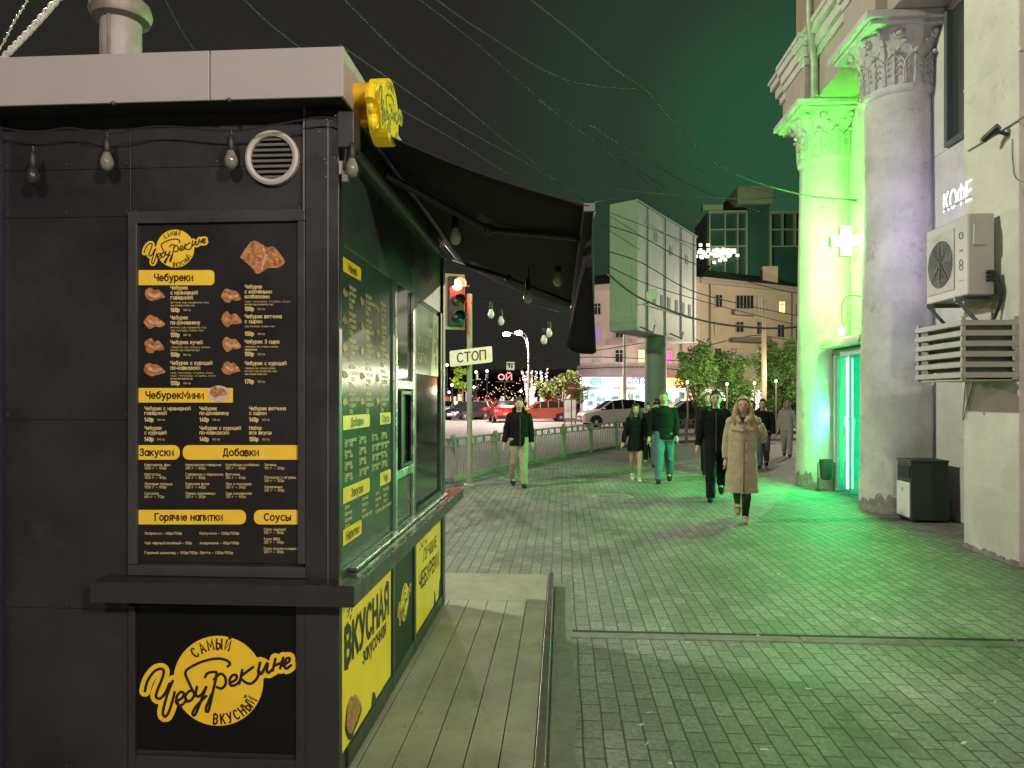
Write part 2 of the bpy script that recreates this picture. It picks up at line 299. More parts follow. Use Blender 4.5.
# ================================================================== ground
def paving():
    m = bpy.data.materials.new('brick_paving'); m.use_nodes = True; nt = m.node_tree; N = nt.nodes; L = nt.links; b = N['Principled BSDF']; b.inputs['Specular IOR Level'].default_value = .2
    tc = N.new('ShaderNodeTexCoord'); sp = N.new('ShaderNodeSeparateXYZ'); cb = N.new('ShaderNodeCombineXYZ')
    nz = N.new('ShaderNodeTexNoise'); nz.inputs['Scale'].default_value = 1.1; nz.inputs['Detail'].default_value = 3
    L.new(tc.outputs['Object'], nz.inputs['Vector'])
    mixv = N.new('ShaderNodeMix'); mixv.data_type = 'RGBA'; mixv.blend_type = 'LINEAR_LIGHT'; mixv.inputs['Factor'].default_value = .014
    L.new(tc.outputs['Object'], mixv.inputs[6]); L.new(nz.outputs['Color'], mixv.inputs[7])
    L.new(mixv.outputs[2], sp.inputs[0]); L.new(sp.outputs['Y'], cb.inputs['X']); L.new(sp.outputs['X'], cb.inputs['Y'])
    br = N.new('ShaderNodeTexBrick'); br.offset = .5; br.offset_frequency = 2
    for k, v in (('Scale', 1), ('Mortar Size', .006), ('Mortar Smooth', .5), ('Bias', 0), ('Brick Width', .2), ('Row Height', .1)): br.inputs[k].default_value = v
    br.inputs['Color1'].default_value = (.185, .183, .165, 1); br.inputs['Color2'].default_value = (.25, .246, .224, 1); br.inputs['Mortar'].default_value = (.09, .087, .075, 1)
    L.new(cb.outputs[0], br.inputs['Vector'])
    n1 = N.new('ShaderNodeTexNoise'); n1.inputs['Scale'].default_value = .55; n1.inputs['Detail'].default_value = 9; n1.inputs['Roughness'].default_value = .68
    L.new(tc.outputs['Object'], n1.inputs['Vector'])
    r1 = N.new('ShaderNodeMapRange'); r1.inputs['From Min'].default_value = .34; r1.inputs['From Max'].default_value = .66; r1.inputs['To Min'].default_value = .62; r1.inputs['To Max'].default_value = 1.25
    L.new(n1.outputs['Fac'], r1.inputs['Value'])
    mx = N.new('ShaderNodeMix'); mx.data_type = 'RGBA'; mx.blend_type = 'MULTIPLY'; mx.inputs['Factor'].default_value = 1
    L.new(br.outputs['Color'], mx.inputs[6]); L.new(r1.outputs['Result'], mx.inputs[7])
    # spots of gum and grit
    vo = N.new('ShaderNodeTexNoise'); vo.inputs['Scale'].default_value = 38; vo.inputs['Detail'].default_value = 4; L.new(tc.outputs['Object'], vo.inputs['Vector'])
    r2 = N.new('ShaderNodeMapRange'); r2.inputs['From Min'].default_value = .3; r2.inputs['From Max'].default_value = .7; r2.inputs['To Min'].default_value = .72; r2.inputs['To Max'].default_value = 1.28
    L.new(vo.outputs['Fac'], r2.inputs['Value'])
    mx2 = N.new('ShaderNodeMix'); mx2.data_type = 'RGBA'; mx2.blend_type = 'MULTIPLY'; mx2.inputs['Factor'].default_value = 1
    L.new(mx.outputs[2], mx2.inputs[6]); L.new(r2.outputs['Result'], mx2.inputs[7])
    # old spills and trodden gum, each with an edge of its own
    n4 = N.new('ShaderNodeTexNoise'); n4.inputs['Scale'].default_value = .9; n4.inputs['Detail'].default_value = 10; n4.inputs['Roughness'].default_value = .72; n4.inputs['Distortion'].default_value = .6
    L.new(tc.outputs['Object'], n4.inputs['Vector']); r4 = N.new('ShaderNodeMapRange'); r4.inputs['From Min'].default_value = .565; r4.inputs['From Max'].default_value = .63; r4.inputs['To Max'].default_value = .55
    L.new(n4.outputs['Fac'], r4.inputs['Value']); m4 = N.new('ShaderNodeMix'); m4.data_type = 'RGBA'; m4.inputs[7].default_value = (.09, .085, .07, 1); L.new(r4.outputs['Result'], m4.inputs['Factor']); L.new(mx2.outputs[2], m4.inputs[6])
    v5 = N.new('ShaderNodeTexVoronoi'); v5.inputs['Scale'].default_value = 2.6; v5.inputs['Randomness'].default_value = 1; L.new(tc.outputs['Object'], v5.inputs['Vector'])
    r5 = N.new('ShaderNodeMapRange'); r5.inputs['From Min'].default_value = .05; r5.inputs['From Max'].default_value = .06; r5.inputs['To Min'].default_value = 1; r5.inputs['To Max'].default_value = 0; L.new(v5.outputs['Distance'], r5.inputs['Value'])
    m5 = N.new('ShaderNodeMix'); m5.data_type = 'RGBA'; m5.inputs[7].default_value = (.13, .125, .11, 1); L.new(r5.outputs['Result'], m5.inputs['Factor']); L.new(m4.outputs[2], m5.inputs[6]); L.new(m5.outputs[2], b.inputs['Base Color'])
    rr = N.new('ShaderNodeMapRange'); rr.inputs['From Min'].default_value = .3; rr.inputs['From Max'].default_value = .7; rr.inputs['To Min'].default_value = .56; rr.inputs['To Max'].default_value = .78
    L.new(n1.outputs['Fac'], rr.inputs['Value']); L.new(rr.outputs['Result'], b.inputs['Roughness'])
    # height: bricks proud of the joints, each tilted a little, gritty face
    inv = N.new('ShaderNodeMath'); inv.operation = 'MULTIPLY'; inv.inputs[1].default_value = -1.0; L.new(br.outputs['Fac'], inv.inputs[0])
    ad = N.new('ShaderNodeMath'); ad.operation = 'MULTIPLY_ADD'; ad.inputs[1].default_value = .22; L.new(vo.outputs['Fac'], ad.inputs[0]); L.new(inv.outputs[0], ad.inputs[2])
    br2 = N.new('ShaderNodeSeparateColor'); L.new(br.outputs['Color'], br2.inputs[0])
    ad2 = N.new('ShaderNodeMath'); ad2.operation = 'MULTIPLY_ADD'; ad2.inputs[1].default_value = 2.2; L.new(br2.outputs[0], ad2.inputs[0]); L.new(ad.outputs[0], ad2.inputs[2])
    bp = N.new('ShaderNodeBump'); bp.inputs['Strength'].default_value = .75; bp.inputs['Distance'].default_value = .013; L.new(ad2.outputs[0], bp.inputs['Height']); L.new(bp.outputs['Normal'], b.inputs['Normal'])
    return m
ASPH = mat('road_asphalt', (.16, .13, .12), .75, var=.25, vscale=.6, bump=.3, bscale=60)
FENCE_PX = [(395, 496), (430, 488), (464, 480), (499, 471.5), (530, 465), (557, 459.5), (580, 455), (602, 451), (625, 447.5), (652, 445), (690, 443), (735, 441.8), (780, 441), (830, 440.2)]
FPTS = [G(*p) for p in FENCE_PX]
def ground():
    m = MB(); m.flat([(-300, -200), (300, -200), (300, 400), (-300, 400)], lambda u, v, w: V((u, v, w)), -.15)
    tag(m.build('ground', mat('ground_dirt', (.06, .055, .05), .9, var=.3, vscale=.4)), kind='structure')
    m = MB(); m.flat([(-120, 5), (60, 5), (120, 120), (-140, 120)], lambda u, v, w: V((u, v, w)), -.12)
    tag(m.build('road', ASPH), kind='structure')
    # pavement sheet, its far edge runs along the railing
    edge = [(p.x, p.y + .25) for p in FPTS]
    poly = [(-9, -16), (14, -16), (14, edge[-1][1] + .4)] + edge[::-1] + [(-9, edge[0][1] - 2.2)]
    m = MB(); m.flat(poly, lambda u, v, w: V((u, v, w)), 0)
    tag(m.build('pavement', paving()), kind='structure')
    k = MB(); E = [V((-9, edge[0][1] - 2.2, 0))] + [V((a, b, 0)) for a, b in edge]
    for a, b in zip(E, E[1:]): k.bar(a + V((0, .075, -.04)), b + V((0, .075, -.04)), .15, .2)
    tag(k.build('kerb', mat('kerb_stone', (.24, .22, .2), .8, var=.25, vscale=5, bump=.2)), kind='structure')
    # dirt strip along the deck and the shallow drainage channel across the pavement
    d = MB(); n = 40
    for i in range(n + 1):
        y = 1.0 + 5.6 * i / n
        a = .015 * math.sin(i * 1.7) + .012 * math.sin(i * .6)
        d.v += [V((DX, y, .01)), V((DX + .06, y, .012 + a * .2)), V((DX + .13 + a * .6, y, .004))]
    for i in range(n):
        for j in (0, 1): d.f.append([3 * i + j, 3 * i + j + 1, 3 * i + j + 4, 3 * i + j + 3]); d.m.append(0)
    tag(d.build('dirt_strip', mat('sandy_dirt', (.165, .158, .135), .9, var=.2, vscale=9, bump=.25, bscale=50), smooth=True), kind='structure')
    c = MB(); y0 = G(760, 642).y; x0 = DX + .1
    n = 12; L = 9.5
    for i in range(n):
        xa = x0 + (L - x0) * i / n + .006; xb = x0 + (L - x0) * (i + 1) / n - .006
        z = random.uniform(.005, .01); c.box(xa, xb, y0, y0 + .115, -.02, z)
    tag(c.build('drain_kerb', mat('channel_concrete', (.17, .168, .15), .85, var=.3, vscale=10, bump=.4), bevel=.008), kind='structure')
    c = MB(); c.flat([(x0, y0 + .115), (L, y0 + .115), (L, y0 + .165), (x0, y0 + .165)], lambda u, v, w: V((u, v, w)), .004)
    tag(c.build('drain_gap', mat('gap_dark', (.03, .028, .024), .95, var=.4, vscale=20)), kind='structure')  # dark flat sheet: the shade of an open slot put in as colour
DX = G(545, 768, .12).x + .012
# ================================================================== deck
def deck():
    xr = DX - .012; xl = -1.9; y1 = G(553, 601, .12).y; y2 = G(553, 573, .12).y; zt = .12
    t = thing('wooden_deck', 'low grey-brown plank deck running along the serving side of the black kiosk', 'deck', (-.5, 3, 0))
    W = mat('deck_boards', (.26, .243, .195), .7, var=.3, vscale=2.5, bump=.25, bscale=35, dirt=((.1, .09, .07), 5, .64))
    n = 9; bw = .1465; b = MB()
    x = xr - .05
    while x > xl:
        b.box(x - bw + .0045, x - .0005, -1.2, y1 - .003, zt - .03, zt - random.uniform(0, .002)); x -= bw
    b.build('boards', W, t, bevel=.002)
    sc_ = MB(); xx_ = xr - .05 - bw / 2
    while xx_ > xl + .1:
        for yy_ in [-.8 + .6 * q for q in range(11)]:
            for d_ in (-.045, .045): sc_.lathe([(.0045, 0), (.003, .0012)], (xx_ + d_ + random.uniform(-.006, .006), min(yy_, y1 - .05) + random.uniform(-.01, .01), zt), 7)
        xx_ -= bw
    sc_.build('screws', mat('deck_screws', (.08, .075, .065), .5, .6), t)
    b = MB(); y = y1; k = 4; w = (y2 - y1) / k
    for i in range(k): b.box(xl, xr - .05, y + .003, y + w - .003, zt - .03, zt - .004 * i - .001); y += w
    b.build('end_boards', mat('deck_end_boards', (.28, .25, .2), .7, var=.2, vscale=4, bump=.25), t, bevel=.002)
    b = MB(); b.box(xl, xr - .055, -1.2, y2 - .02, .0, zt - .035); b.build('substructure', mat('deck_frame', (.04, .036, .03), .9), t)
    b = MB(); b.box(xr - .045, xr, -1.2, y2, zt - .03, zt + .005); b.box(xr - .012, xr, -1.2, y2, .0, zt - .03); b.build('edge_trim', mat('deck_edge_metal', (.16, .19, .16), .38, .7, var=.3, vscale=8), t, bevel=.003)
deck()
ground()
m_ = G(612, 497)
t = thing('manhole_cover', 'round pale worn manhole cover set in the brick paving', 'manhole cover', m_)
b = MB(); b.lathe([(.36, .0), (.36, .008), (.3, .008)], m_, 40); b.build('ring', mat('manhole_ring', (.3, .29, .26), .7, var=.3, vscale=8), t)
b = MB(); b.lathe([(.295, .0), (.295, .012), (.28, .014)], m_, 40)
for i in range(-4, 5):
    hw = math.sqrt(.26 ** 2 - (i * .055) ** 2); b.box(m_.x - hw, m_.x + hw, m_.y + i * .055 - .012, m_.y + i * .055 + .012, .0145, .02)
b.build('lid', mat('manhole_lid', (.33, .31, .27), .6, .2, var=.35, vscale=8), t)
# ================================================================== kiosk
XK, YK = -.888, 2.887
XL, YE = -3.7, 5.47
fF = lambda px, py, w: (lambda p: p - V((0, w, 0)))(onY(px, py, YK))      # front wall, w metres proud of it
fS = lambda px, py, w: (lambda p: p + V((w, 0, 0)))(onX(px, py, XK))      # serving side
kio = thing('food_kiosk', 'black street food kiosk with yellow emblem and lit-up menu boards beside the plank deck', 'kiosk', (-2.2, 4.1, .12))
kio['label'] = 'black street food kiosk with a white roof fascia and yellow-lettered menu boards'
def kbox(mb, px0, py0, px1, py1, w0, w1, mi=0):
    a = onY(px0, py0, YK); c = onY(px1, py1, YK)
    mb.box(min(a.x, c.x), max(a.x, c.x), YK - w1, YK - w0, min(a.z, c.z), max(a.z, c.z), mi)
def sbox(mb, y0, y1, z0, z1, w0, w1, mi=0): mb.box(XK + w0, XK + w1, y0, y1, z0, z1, mi)
b = MB(); b.box(XL, XK - .02, YK + .012, YE, .13, 2.83)
rows = [790, 612, 390, 215, 167, 105]
zs = [.13] + [onY(150, r, YK).z for r in (610, 420, 216, 168)] + [2.79]
cols = [XL, onY(3, 300, YK).x, onY(131, 300, YK).x, onY(304, 300, YK).x]
for za, zb in zip(zs, zs[1:]):
    for xa, xb in zip(cols[:-1], cols[1:]):
        if xa == cols[1] and zb <= zs[2] + .01 and za < zs[1]: pass
        b.box(xa + .0008, xb - .0008, YK, YK + .012, za + .0006, zb - .0006, 1 if xa == XL else 0)
b.build('wall', [BLK, NAVY], kio, bevel=.0015)
b = MB()
for za in zs[:-1]:
    for xa, xb in zip(cols[:-1], cols[1:]):
        n_ = max(2, round((xb - xa) / .3))
        for i in range(n_ + 1): b.lathe([(.005, 0), (.004, .0025), (.0, .003)], (xa + .02 + (xb - xa - .04) * i / n_, YK, za + .022), 8, M=Matrix.Rotation(PI / 2, 3, 'X'))
b.build('screws', mat('wall_screws', (.09, .088, .085), .4, .5), kio)
b = MB(); kbox(b, -14, 108, 5, 900, .0, .028); b.build('seam_cover', NAVY, kio, bevel=.003)
b = MB(); b.box(XL, XK - .02, YK + .05, YE - .02, 2.83, 2.97); b.build('roof', mat('roof_felt', (.05, .05, .05), .9), kio)
# white fascia ring in three sheets with a dark soffit
b = MB(); fy = YK - .13; fx = XK + .06; z0, z1 = 2.794, 2.985
for xa, xb in ((XL, -2.62), (-2.616, -1.352), (-1.348, fx)): b.box(xa, xb, fy, fy + .012, z0, z1)
b.box(fx - .012, fx, fy + .013, YE + .1, z0, z1); b.box(XL, fx - .013, fy + .013, fy + .1, z1 - .014, z1 - .002); b.box(fx - .1, fx - .013, fy + .101, YE + .1, z1 - .014, z1 - .002)
b.build('fascia', FASC, kio, bevel=.003)
b = MB(); b.box(XL, fx - .014, fy + .014, YK + .1, z0 + .004, z0 + .014); b.box(XK - .1, fx - .014, YK + .102, YE + .08, z0 + .004, z0 + .014); b.build('soffit', BLK2, kio)
for px in (113, 229):
    p = onY(px, 108, fy); b = MB(); b.ell((p.x, fy + .004, z0 - .002), .012, .012, .01, 8, 5); b.build('screw_cap', BLK2, kio)
# corner post with bright seam
pz0, pz1 = .13, 2.79
xp = onY(307, 300, YK).x
b = MB(); b.box(xp, XK + .012, YK - .024, YK + .02, pz0, pz1); b.build('corner_post', BLK2, kio, bevel=.004)
b = MB(); kbox(b, 305.5, 108, 307, 213, .024, .028); kbox(b, 329.5, 125, 330.6, 578, .0245, .027); b.build('seam_strip', mat('seam_strip', (.3, .29, .28), .35, .8), kio)
xx = onY(329.5, 300, YK).x
# vent
c = onY(273.5, 159, YK)
vt = MB(); Mx = Matrix.Rotation(PI / 2, 3, 'X')
vt.lathe([(.086, .0), (.086, .02), (.098, .026), (.108, .02), (.108, 0)], (c.x, YK - .0005, c.z), 40, M=Mx, cap=False)
ven = vt.build('vent', mat('vent_plastic', (.5, .46, .44), .5, var=.05), kio, smooth=40)
b = MB(); b.lathe([(.0865, 0), (.0865, .003)], (c.x, YK - .0005, c.z), 32, M=Mx); b.build('vent_backing', DARK, kio)
b = MB()
for i in range(8):
    dz = -.075 + .0215 * i; hw = math.sqrt(max(.086 ** 2 - dz ** 2, 0)) - .004
    b.box(-hw, hw, -.008, .008, -.0022, .0022, M=Matrix.Translation((c.x, YK - .011, c.z + dz)) @ Matrix.Rotation(math.radians(38), 4, 'X'))
b.build('vent_slats', mat('vent_slat', (.2, .19, .18), .5, var=.05), kio)
# ---------------------------------------------------------------- front menu
b = MB()
for r in ((131, 213, 307, 222), (131, 563.5, 307, 577)): kbox(b, *r, .0, .024)
kbox(b, 131, 222.3, 140, 563.2, .0, .0235); kbox(b, 299.5, 222.3, 306.8, 563.2, .0, .0235)
b.build('menu_frame', mat('menu_frame_paint', (.045, .045, .05), .35, var=.1, vscale=6, rvar=.1), kio, bevel=.003)
b = MB(); kbox(b, 140, 222, 299.5, 563.5, .002, .008); menu = b.build('menu_board', BOARD, kio)
fm = lambda u, v, w: fF(u, -v, w)
yb, kb, cb_, pb, pb2 = MB(), MB(), MB(), MB(), MB()
pxm = 740 / 2.99
def bar(x0, y0, x1, y1, r=5, c='1001', t='', tx=None, tw=30, sz=9.6):
    hb = MB(); hb.flat(rrect(x0, -y1, x1, -y0, r, c), fm, .0095); hb.build('heading_bar', YEL, menu)
    text(kb, t, fm, tx or (x0 + x1) / 2, -(y0 + y1) / 2 - sz * .33, sz, .0105, .02, 'C', width=tw)
bar(140, 270.5, 215.5, 285.5, 4, '1001', 'Чебуреки', 175, 38)
bar(139.5, 388, 234, 402.5, 3, '0000', 'ЧебурекМини', 176, 57)
bar(139.5, 445, 181, 459.5, 6, '1001', 'Закуски', 158, 33); bar(184, 445, 300, 459.5, 6, '0110', 'Добавки', 242, 35)
bar(139.5, 509.5, 247, 524, 6, '1001', 'Горячие напитки', 190, 67); bar(255, 509.5, 300, 524, 6, '0110', 'Соусы', 278.5, 26)
def L(x, y, t, s=5.0, bold=.018, sx=1): text(cb_, t, fm, x, -y - 1.5, s, .0095, bold, 'L', width=len(t) * (2.42 if s >= 5 else 2.4 if s > 4 else 1.95))
def D(x, y, w): text(cb_, random.choice(['сыр, помидор, огурец, соус', 'говядина, лук, специи, зелень', 'ветчина, сыр моцарелла, соус']), fm, x, -y - .6, 2.3, .0095, .0, 'L', width=w)
def PR(x, y, t='160₽'): text(cb_, t.replace('₽', 'р'), fm, x, -y - 1.6, 5.2, .0095, .035, 'L', width=8.6); text(cb_, '160 гр', fm, x + 12.5, -y - .9, 2.6, .0095, 0, 'L')
for x, y, ls in ((172, 288.2, 'Чебурек|с мраморной|говядиной|-38|-24|*160₽'), (172, 318, 'Чебурек|по-домашнему|-36|-33|*150₽'), (172, 342.6, 'Чебурек кучей|-39|-29|*150₽'), (172, 363.2, 'Чебурек с курицей|по-кавказски|-42|-45|-22|*150₽'),
                 (246, 287.2, 'Чебурек|с копчёными|колбасками|-45|-28|*150₽'), (246, 316.8, 'Чебурек ветчина|с сыром|-30|.|*150₽'), (246, 342, 'Чебурек 3 сыра|-33|-12|*150₽'), (246, 363.5, 'Чебурек с курицей|-30|-32|-22|.|*170₽')):
    for q in ls.split('|'):
        if q[0] == '*': PR(x, y + 1.6, q[1:])
        elif q[0] == '-': D(x, y, float(q[1:])); y += 2.9
        elif q == '.': y += 3
        else: L(x, y, q); y += 4.9
for x, y, a, c2, p in ((146, 408.5, 'Чебурек с мраморной', 'говядиной', '140₽'), (201, 408.5, 'Чебурек', 'по-домашнему', '140₽'), (250.5, 408.5, 'Чебурек ветчина', 'с сыром', '140₽'),
                    (146, 428, 'Чебурек', 'с курицей', '140₽'), (201, 428, 'Чебурек с курицей', 'по-кавказски', '140₽'), (250.5, 428, 'Набор', 'все вкусы', '150₽')):
    L(x, y, a, 4.8); L(x, y + 4.6, c2, 4.8); PR(x, y + 11.2, p)
def S2(x, y, a, c2): L(x, y, a, 3.3, .01, 1.15); L(x, y + 3.3, c2, 3.3, .01, 1.15)
for x, ls in ((146, (('Картофель фри', '100 г - 90р'), ('Наггетсы', '100 г - 90р'), ('Луковые кольца', '100 г - 90р'), ('Сосиска', '60 г - 70р'))),
              (187, (('Мраморная говядина', '30 г - 60р'), ('Говядина и баранина', '30 г - 50р'), ('Куриное филе', '30 г - 40р'), ('Перец халапеньо', '20 г - 30р'))),
              (227, (('Копчёные колбаски', '30 г - 60р'), ('Ветчина', '30 г - 40р'), ('Лук и помидор', '30 г - 30р'), ('Сыр моцарелла', '20 г - 40р'))),
              (265.6, (('Зелень', '10 г - 20р'), ('Помидор и огурец', '30 г - 30р'), ('Халапеньо', '20 г - 30р')))):
    for i, (a, c2) in enumerate(ls): S2(x, 464.2 + 9.5 * i + (3 if x > 260 and i else 0), a, c2)
for i, (a, c2) in enumerate((('Эспрессо - 60р/100р', 'Капучино - 130р/150р'), ('Чай чёрный/зелёный - 50р', 'Американо - 80р/100р'), ('Горячий шоколад - 100р/150р', 'Латте - 130р/150р'))):
    L(146, 532.5 + 9.7 * i, a, 3.4, .01); L(201, 532.5 + 9.7 * i, c2, 3.4, .01)
for i, (a, c2) in enumerate((('Соус сырный', '30 г - 30р'), ('Соус BBQ', '30 г - 30р'), ('Соус кисло-сладкий', '30 г - 30р'))): S2(265, 528.5 + 9.6 * i, a, c2)
def pastry(mb, cx, cy, w, h, fn, seed, wz=.0095):
    R = random.Random(seed); pts = [(-.5, -.05), (-.42, .3), (-.2, .48), (.02, .3), (.2, .34), (.5, -.12), (.3, -.3), (.05, -.34), (-.12, -.5), (-.36, -.36)]
    P = [(cx + (x + R.uniform(-.06, .06)) * w, cy + (y + R.uniform(-.06, .06)) * h) for x, y in pts]
    P = [(p.x, p.y) for p in spline([V((*q, 0)) for q in P + [P[0]]], 4)][:-1]
    mb.flat(P, fn, wz)
    return P
for i, (x, y) in enumerate(((155.5, 295), (155.5, 322), (155.5, 346), (155.5, 369.5), (232.5, 296), (232, 319.5), (232.5, 344.5), (232.5, 368))):
    pq = MB(); pastry(pq, x, -y, 20, 15, fm, i); pq.build('pastry_picture', PASTRY, menu)
    stroke(pb2, [(x - 5, -y + 1), (x, -y - 1.5), (x + 6, -y)], 3.2 - (i % 3) * .6, fm, .0099, n=4)
pastry(pb, 265.5, -257, 45, 31, fm, 21); stroke(pb2, [(263, -246), (266, -256), (263, -269)], 2.2, fm, .0099)
for k in range(9): stroke(pb2, [(250 + 3.4 * k, -252 - (k * 5 % 11)), (251.6 + 3.4 * k, -253 - (k * 5 % 11))], 1.6, fm, .00995 + k * 1e-5)
yb2 = MB(); yb2.flat(disc((220, -394), 1, 24) and [(220 + 11 * math.cos(a * .2618), -393.5 + 8 * math.sin(a * .2618)) for a in range(24)], fm, .0108); pastry(pb, 219.5, -392, 17, 11, fm, 5, .0114)
yb2.build('print_bowl', mat('bowl_print', (.55, .5, .43), .5), menu)
sc = 66 / 1024 * 1.215
lf = lambda u, v, w: fF(176.5 + (u - 535) * sc, 249 - (v + 270) * sc, w)
yb = MB(); logo(yb, kb, lf, .0095)
yb.build('emblem', YEL, menu); kb.build('heading_lettering', INK, menu); cb_.build('menu_lettering', CREAM, menu); pb.build('pastry_picture', PASTRY, menu); pb2.build('pastry_filling_pattern', PASTRY2, menu)
# ---------------------------------------------------------------- emblem board under the shelf
b = MB()
for r in ((131, 604, 137.5, 768), (297.5, 604, 307, 768), (137.7, 753, 297.3, 772)): kbox(b, *r, .0, .02)
b.build('board_frame', BLK2, kio, bevel=.003)
b = MB(); kbox(b, 137, 604, 298, 754, .001, .006); emb = b.build('emblem_board', LOGOB, kio)
yb, kb = MB(), MB(); q = 190 / 1024
logo(yb, kb, lambda u, v, w: fF(120 + u * q, 630 - v * q, w), .0075)
yb.build('emblem', mat('emblem_yellow', (.88, .57, .035), .4, var=.06, vscale=8), emb); kb.build('emblem_lettering', INK, emb)
# ---------------------------------------------------------------- counter shelf wrapping the corner
p = onY(94, 590, YK - .1); zt, zb = .935, .853
b = MB(); b.box(p.x, XK + .1, YK - .125, YK - .001, zb, zt); b.box(XK + .001, XK + .1, YK - .0005, YE + .42, zb, zt); b.build('counter_shelf', mat('shelf_black', (.026, .026, .028), .25, var=.12, vscale=5, rvar=.1), kio, bevel=.003)
# ---------------------------------------------------------------- serving side
wz0, wz1 = .96, 2.26
b = MB()
sbox(b, YK + .022, YE, 2.27, 2.72, -.02, .002); sbox(b, YK + .022, YE, .13, .86, -.02, .002)
sbox(b, YE - .09, YE, .13, 2.72, .003, .02)
for y0, y1 in ((3.79, 3.84), (4.33, 4.4), (5.3, 5.38)): sbox(b, y0, y1, wz0, 2.268, -.02, .014)
sbox(b, YK + .022, YE - .09, wz0 - .03, wz0, -.02, .012)
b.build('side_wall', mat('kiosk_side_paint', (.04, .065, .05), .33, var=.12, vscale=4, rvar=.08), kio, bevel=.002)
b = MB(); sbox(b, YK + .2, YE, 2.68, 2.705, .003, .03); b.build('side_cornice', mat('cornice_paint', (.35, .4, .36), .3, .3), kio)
b = MB(); sbox(b, YK + .1, YE - .1, wz0 - .022, wz0 - .004, .013, .05); b.build('window_sill', ALU, kio, bevel=.003)
# menu behind glass
b = MB(); sbox(b, YK + .022, 3.789, wz0 + .001, 2.268, -.012, .004)
GM = mat('side_menu_board', (.042, .095, .06), .17, var=.1, vscale=3, spec=.6)  # green in the base colour stands in for reflected green light
sm = b.build('side_menu', GM, kio)
yb, kb, cb_, pb = MB(), MB(), MB(), MB()
y0s, z0s = YK + .03, wz0
fs = lambda u, v, w: V((XK + .004 + w, y0s + u * .87, z0s + v * 1.3))
def sbar(u0, v0, u1, v1, t, r=.02):
    hb = MB(); hb.flat([(a, c2 / 1.3 * .875) for a, c2 in rrect(u0, v0 * 1.486, u1, v1 * 1.486, r, '1001')], fs, .002); hb.build('heading_bar', YELP, sm)
    text(kb, t, lambda u, v, w: fs(u, v * .673, w), (u0 + u1) / 2, ((v0 + v1) / 2 - .013) / .673, .055, .003, .015, 'C')
def sl(u, v, t, s=.032, bold=.01): text(cb_, t, lambda a, c2, w: fs(a, c2 * .673, w), u, v / .673, s, .002, bold, 'L')
sbar(.02, .925, .33, .97, 'Меню'); sbar(.02, .43, .5, .475, 'Добавки'); sbar(.72, .43, .98, .475, 'Соусы'); sbar(.02, .2, .5, .25, 'Закуски'); sbar(.02, .07, .34, .12, 'Напитки'); sbar(.72, .2, .98, .25, 'Чай')
R2 = random.Random(3)
for j, u in enumerate((.12, .42, .74)):
    for i in range(5):
        v = .88 - .085 * i
        for k, t_ in enumerate(('Чебурек', R2.choice(['с мраморной', 'ветчина', 'по-домашнему', 'с курицей']), R2.choice(['говядиной', 'с сыром', '3 сыра']))): sl(u, v - k * .019, t_, .03)
        sl(u, v - .06, '150р', .03)
        pq = MB(); pastry(pq, u - .06, v - .02, .085, .03, fs, j * 9 + i, .002); pq.build('pastry_picture', PASTRY, sm)
for u in (.05, .3, .55, .76):
    for i in range(4): sl(u, .39 - .036 * i, R2.choice(['Сыр моцарелла', 'Куриное филе', 'Ветчина', 'Говядина']), .026); sl(u, .376 - .036 * i, '30 г - 40р', .026)
for u in (.05, .35, .62, .8):
    for i in range(4): sl(u, .175 - .022 * i if u > .5 else .18 - .02 * i, R2.choice(['Картофель фри', 'Наггетсы', 'Латте', 'Капучино']), .026)
kb.build('heading_lettering', INK, sm); cb_.build('menu_lettering', CREAM, sm)
# narrow sliding window with serving hatch
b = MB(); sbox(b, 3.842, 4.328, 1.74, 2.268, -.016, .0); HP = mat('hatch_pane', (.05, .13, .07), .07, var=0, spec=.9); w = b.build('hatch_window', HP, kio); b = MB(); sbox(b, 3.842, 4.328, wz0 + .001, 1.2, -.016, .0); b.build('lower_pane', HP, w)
b = MB()
for y in (3.842, 4.294): sbox(b, y, y + .034, wz0 + .001, 2.267, .001, .018)
for z in (1.7, 1.215): sbox(b, 3.877, 4.293, z, z + .045, .001, .017)
b.build('hatch_frame', ALU, w, bevel=.002)
b = MB(); sbox(b, 3.877, 4.293, 1.262, 1.698, -.3, -.29); b.build('hatch_interior', mat('kiosk_inside', (.05, .05, .045), .6), w)
b = MB(); sbox(b, 4.0, 4.02, 1.265, 1.69, -.02, .012); sbox(b, 4.02, 4.29, 1.265, 1.285, -.02, .012); sbox(b, 4.02, 4.29, 1.67, 1.69, -.02, .012); b.build('hatch_sash', BLK2, w)
# large end window with poster film over its top half
b = MB(); sbox(b, 4.402, 5.298, wz0 + .001, 2.268, -.016, .0); w = b.build('end_window', GLASSD, kio)
b = MB(); sbox(b, 4.44, 5.26, 1.8, 2.235, .0005, .002); po = b.build('window_poster', mat('poster_film', (.25, .55, .25), .12, var=.2, vscale=3, coat=.4), w)
yb, kb = MB(), MB(); fp = lambda u, v, w_: V((XK + .002 + w_, 4.44 + u, 1.8 + v))
yb.flat([(.52, .002), (.818, .002), (.818, .433), (.62, .433)], fp, .001)
for i, (u, v, r) in enumerate(((.7, .1, .05), (.68, .2, .05), (.7, .31, .06), (.77, .24, .04))): kb.flat(disc((u, v), r, 14), fp, .002 + i * 1e-4)
text(yb, 'вкусно', fp, .08, .18, .1, .001); text(yb, 'сытно', fp, .08, .08, .1, .0012)
yb.build('print_yellow', mat('poster_yellow', (.65, .75, .1), .2), po); kb.build('print_green', mat('poster_dark_green', (.03, .2, .05), .2), po)
b = MB(); sbox(b, 4.403, 5.297, wz0 + .001, wz0 + .03, .001, .02); b.build('end_window_frame', BLK2, w)
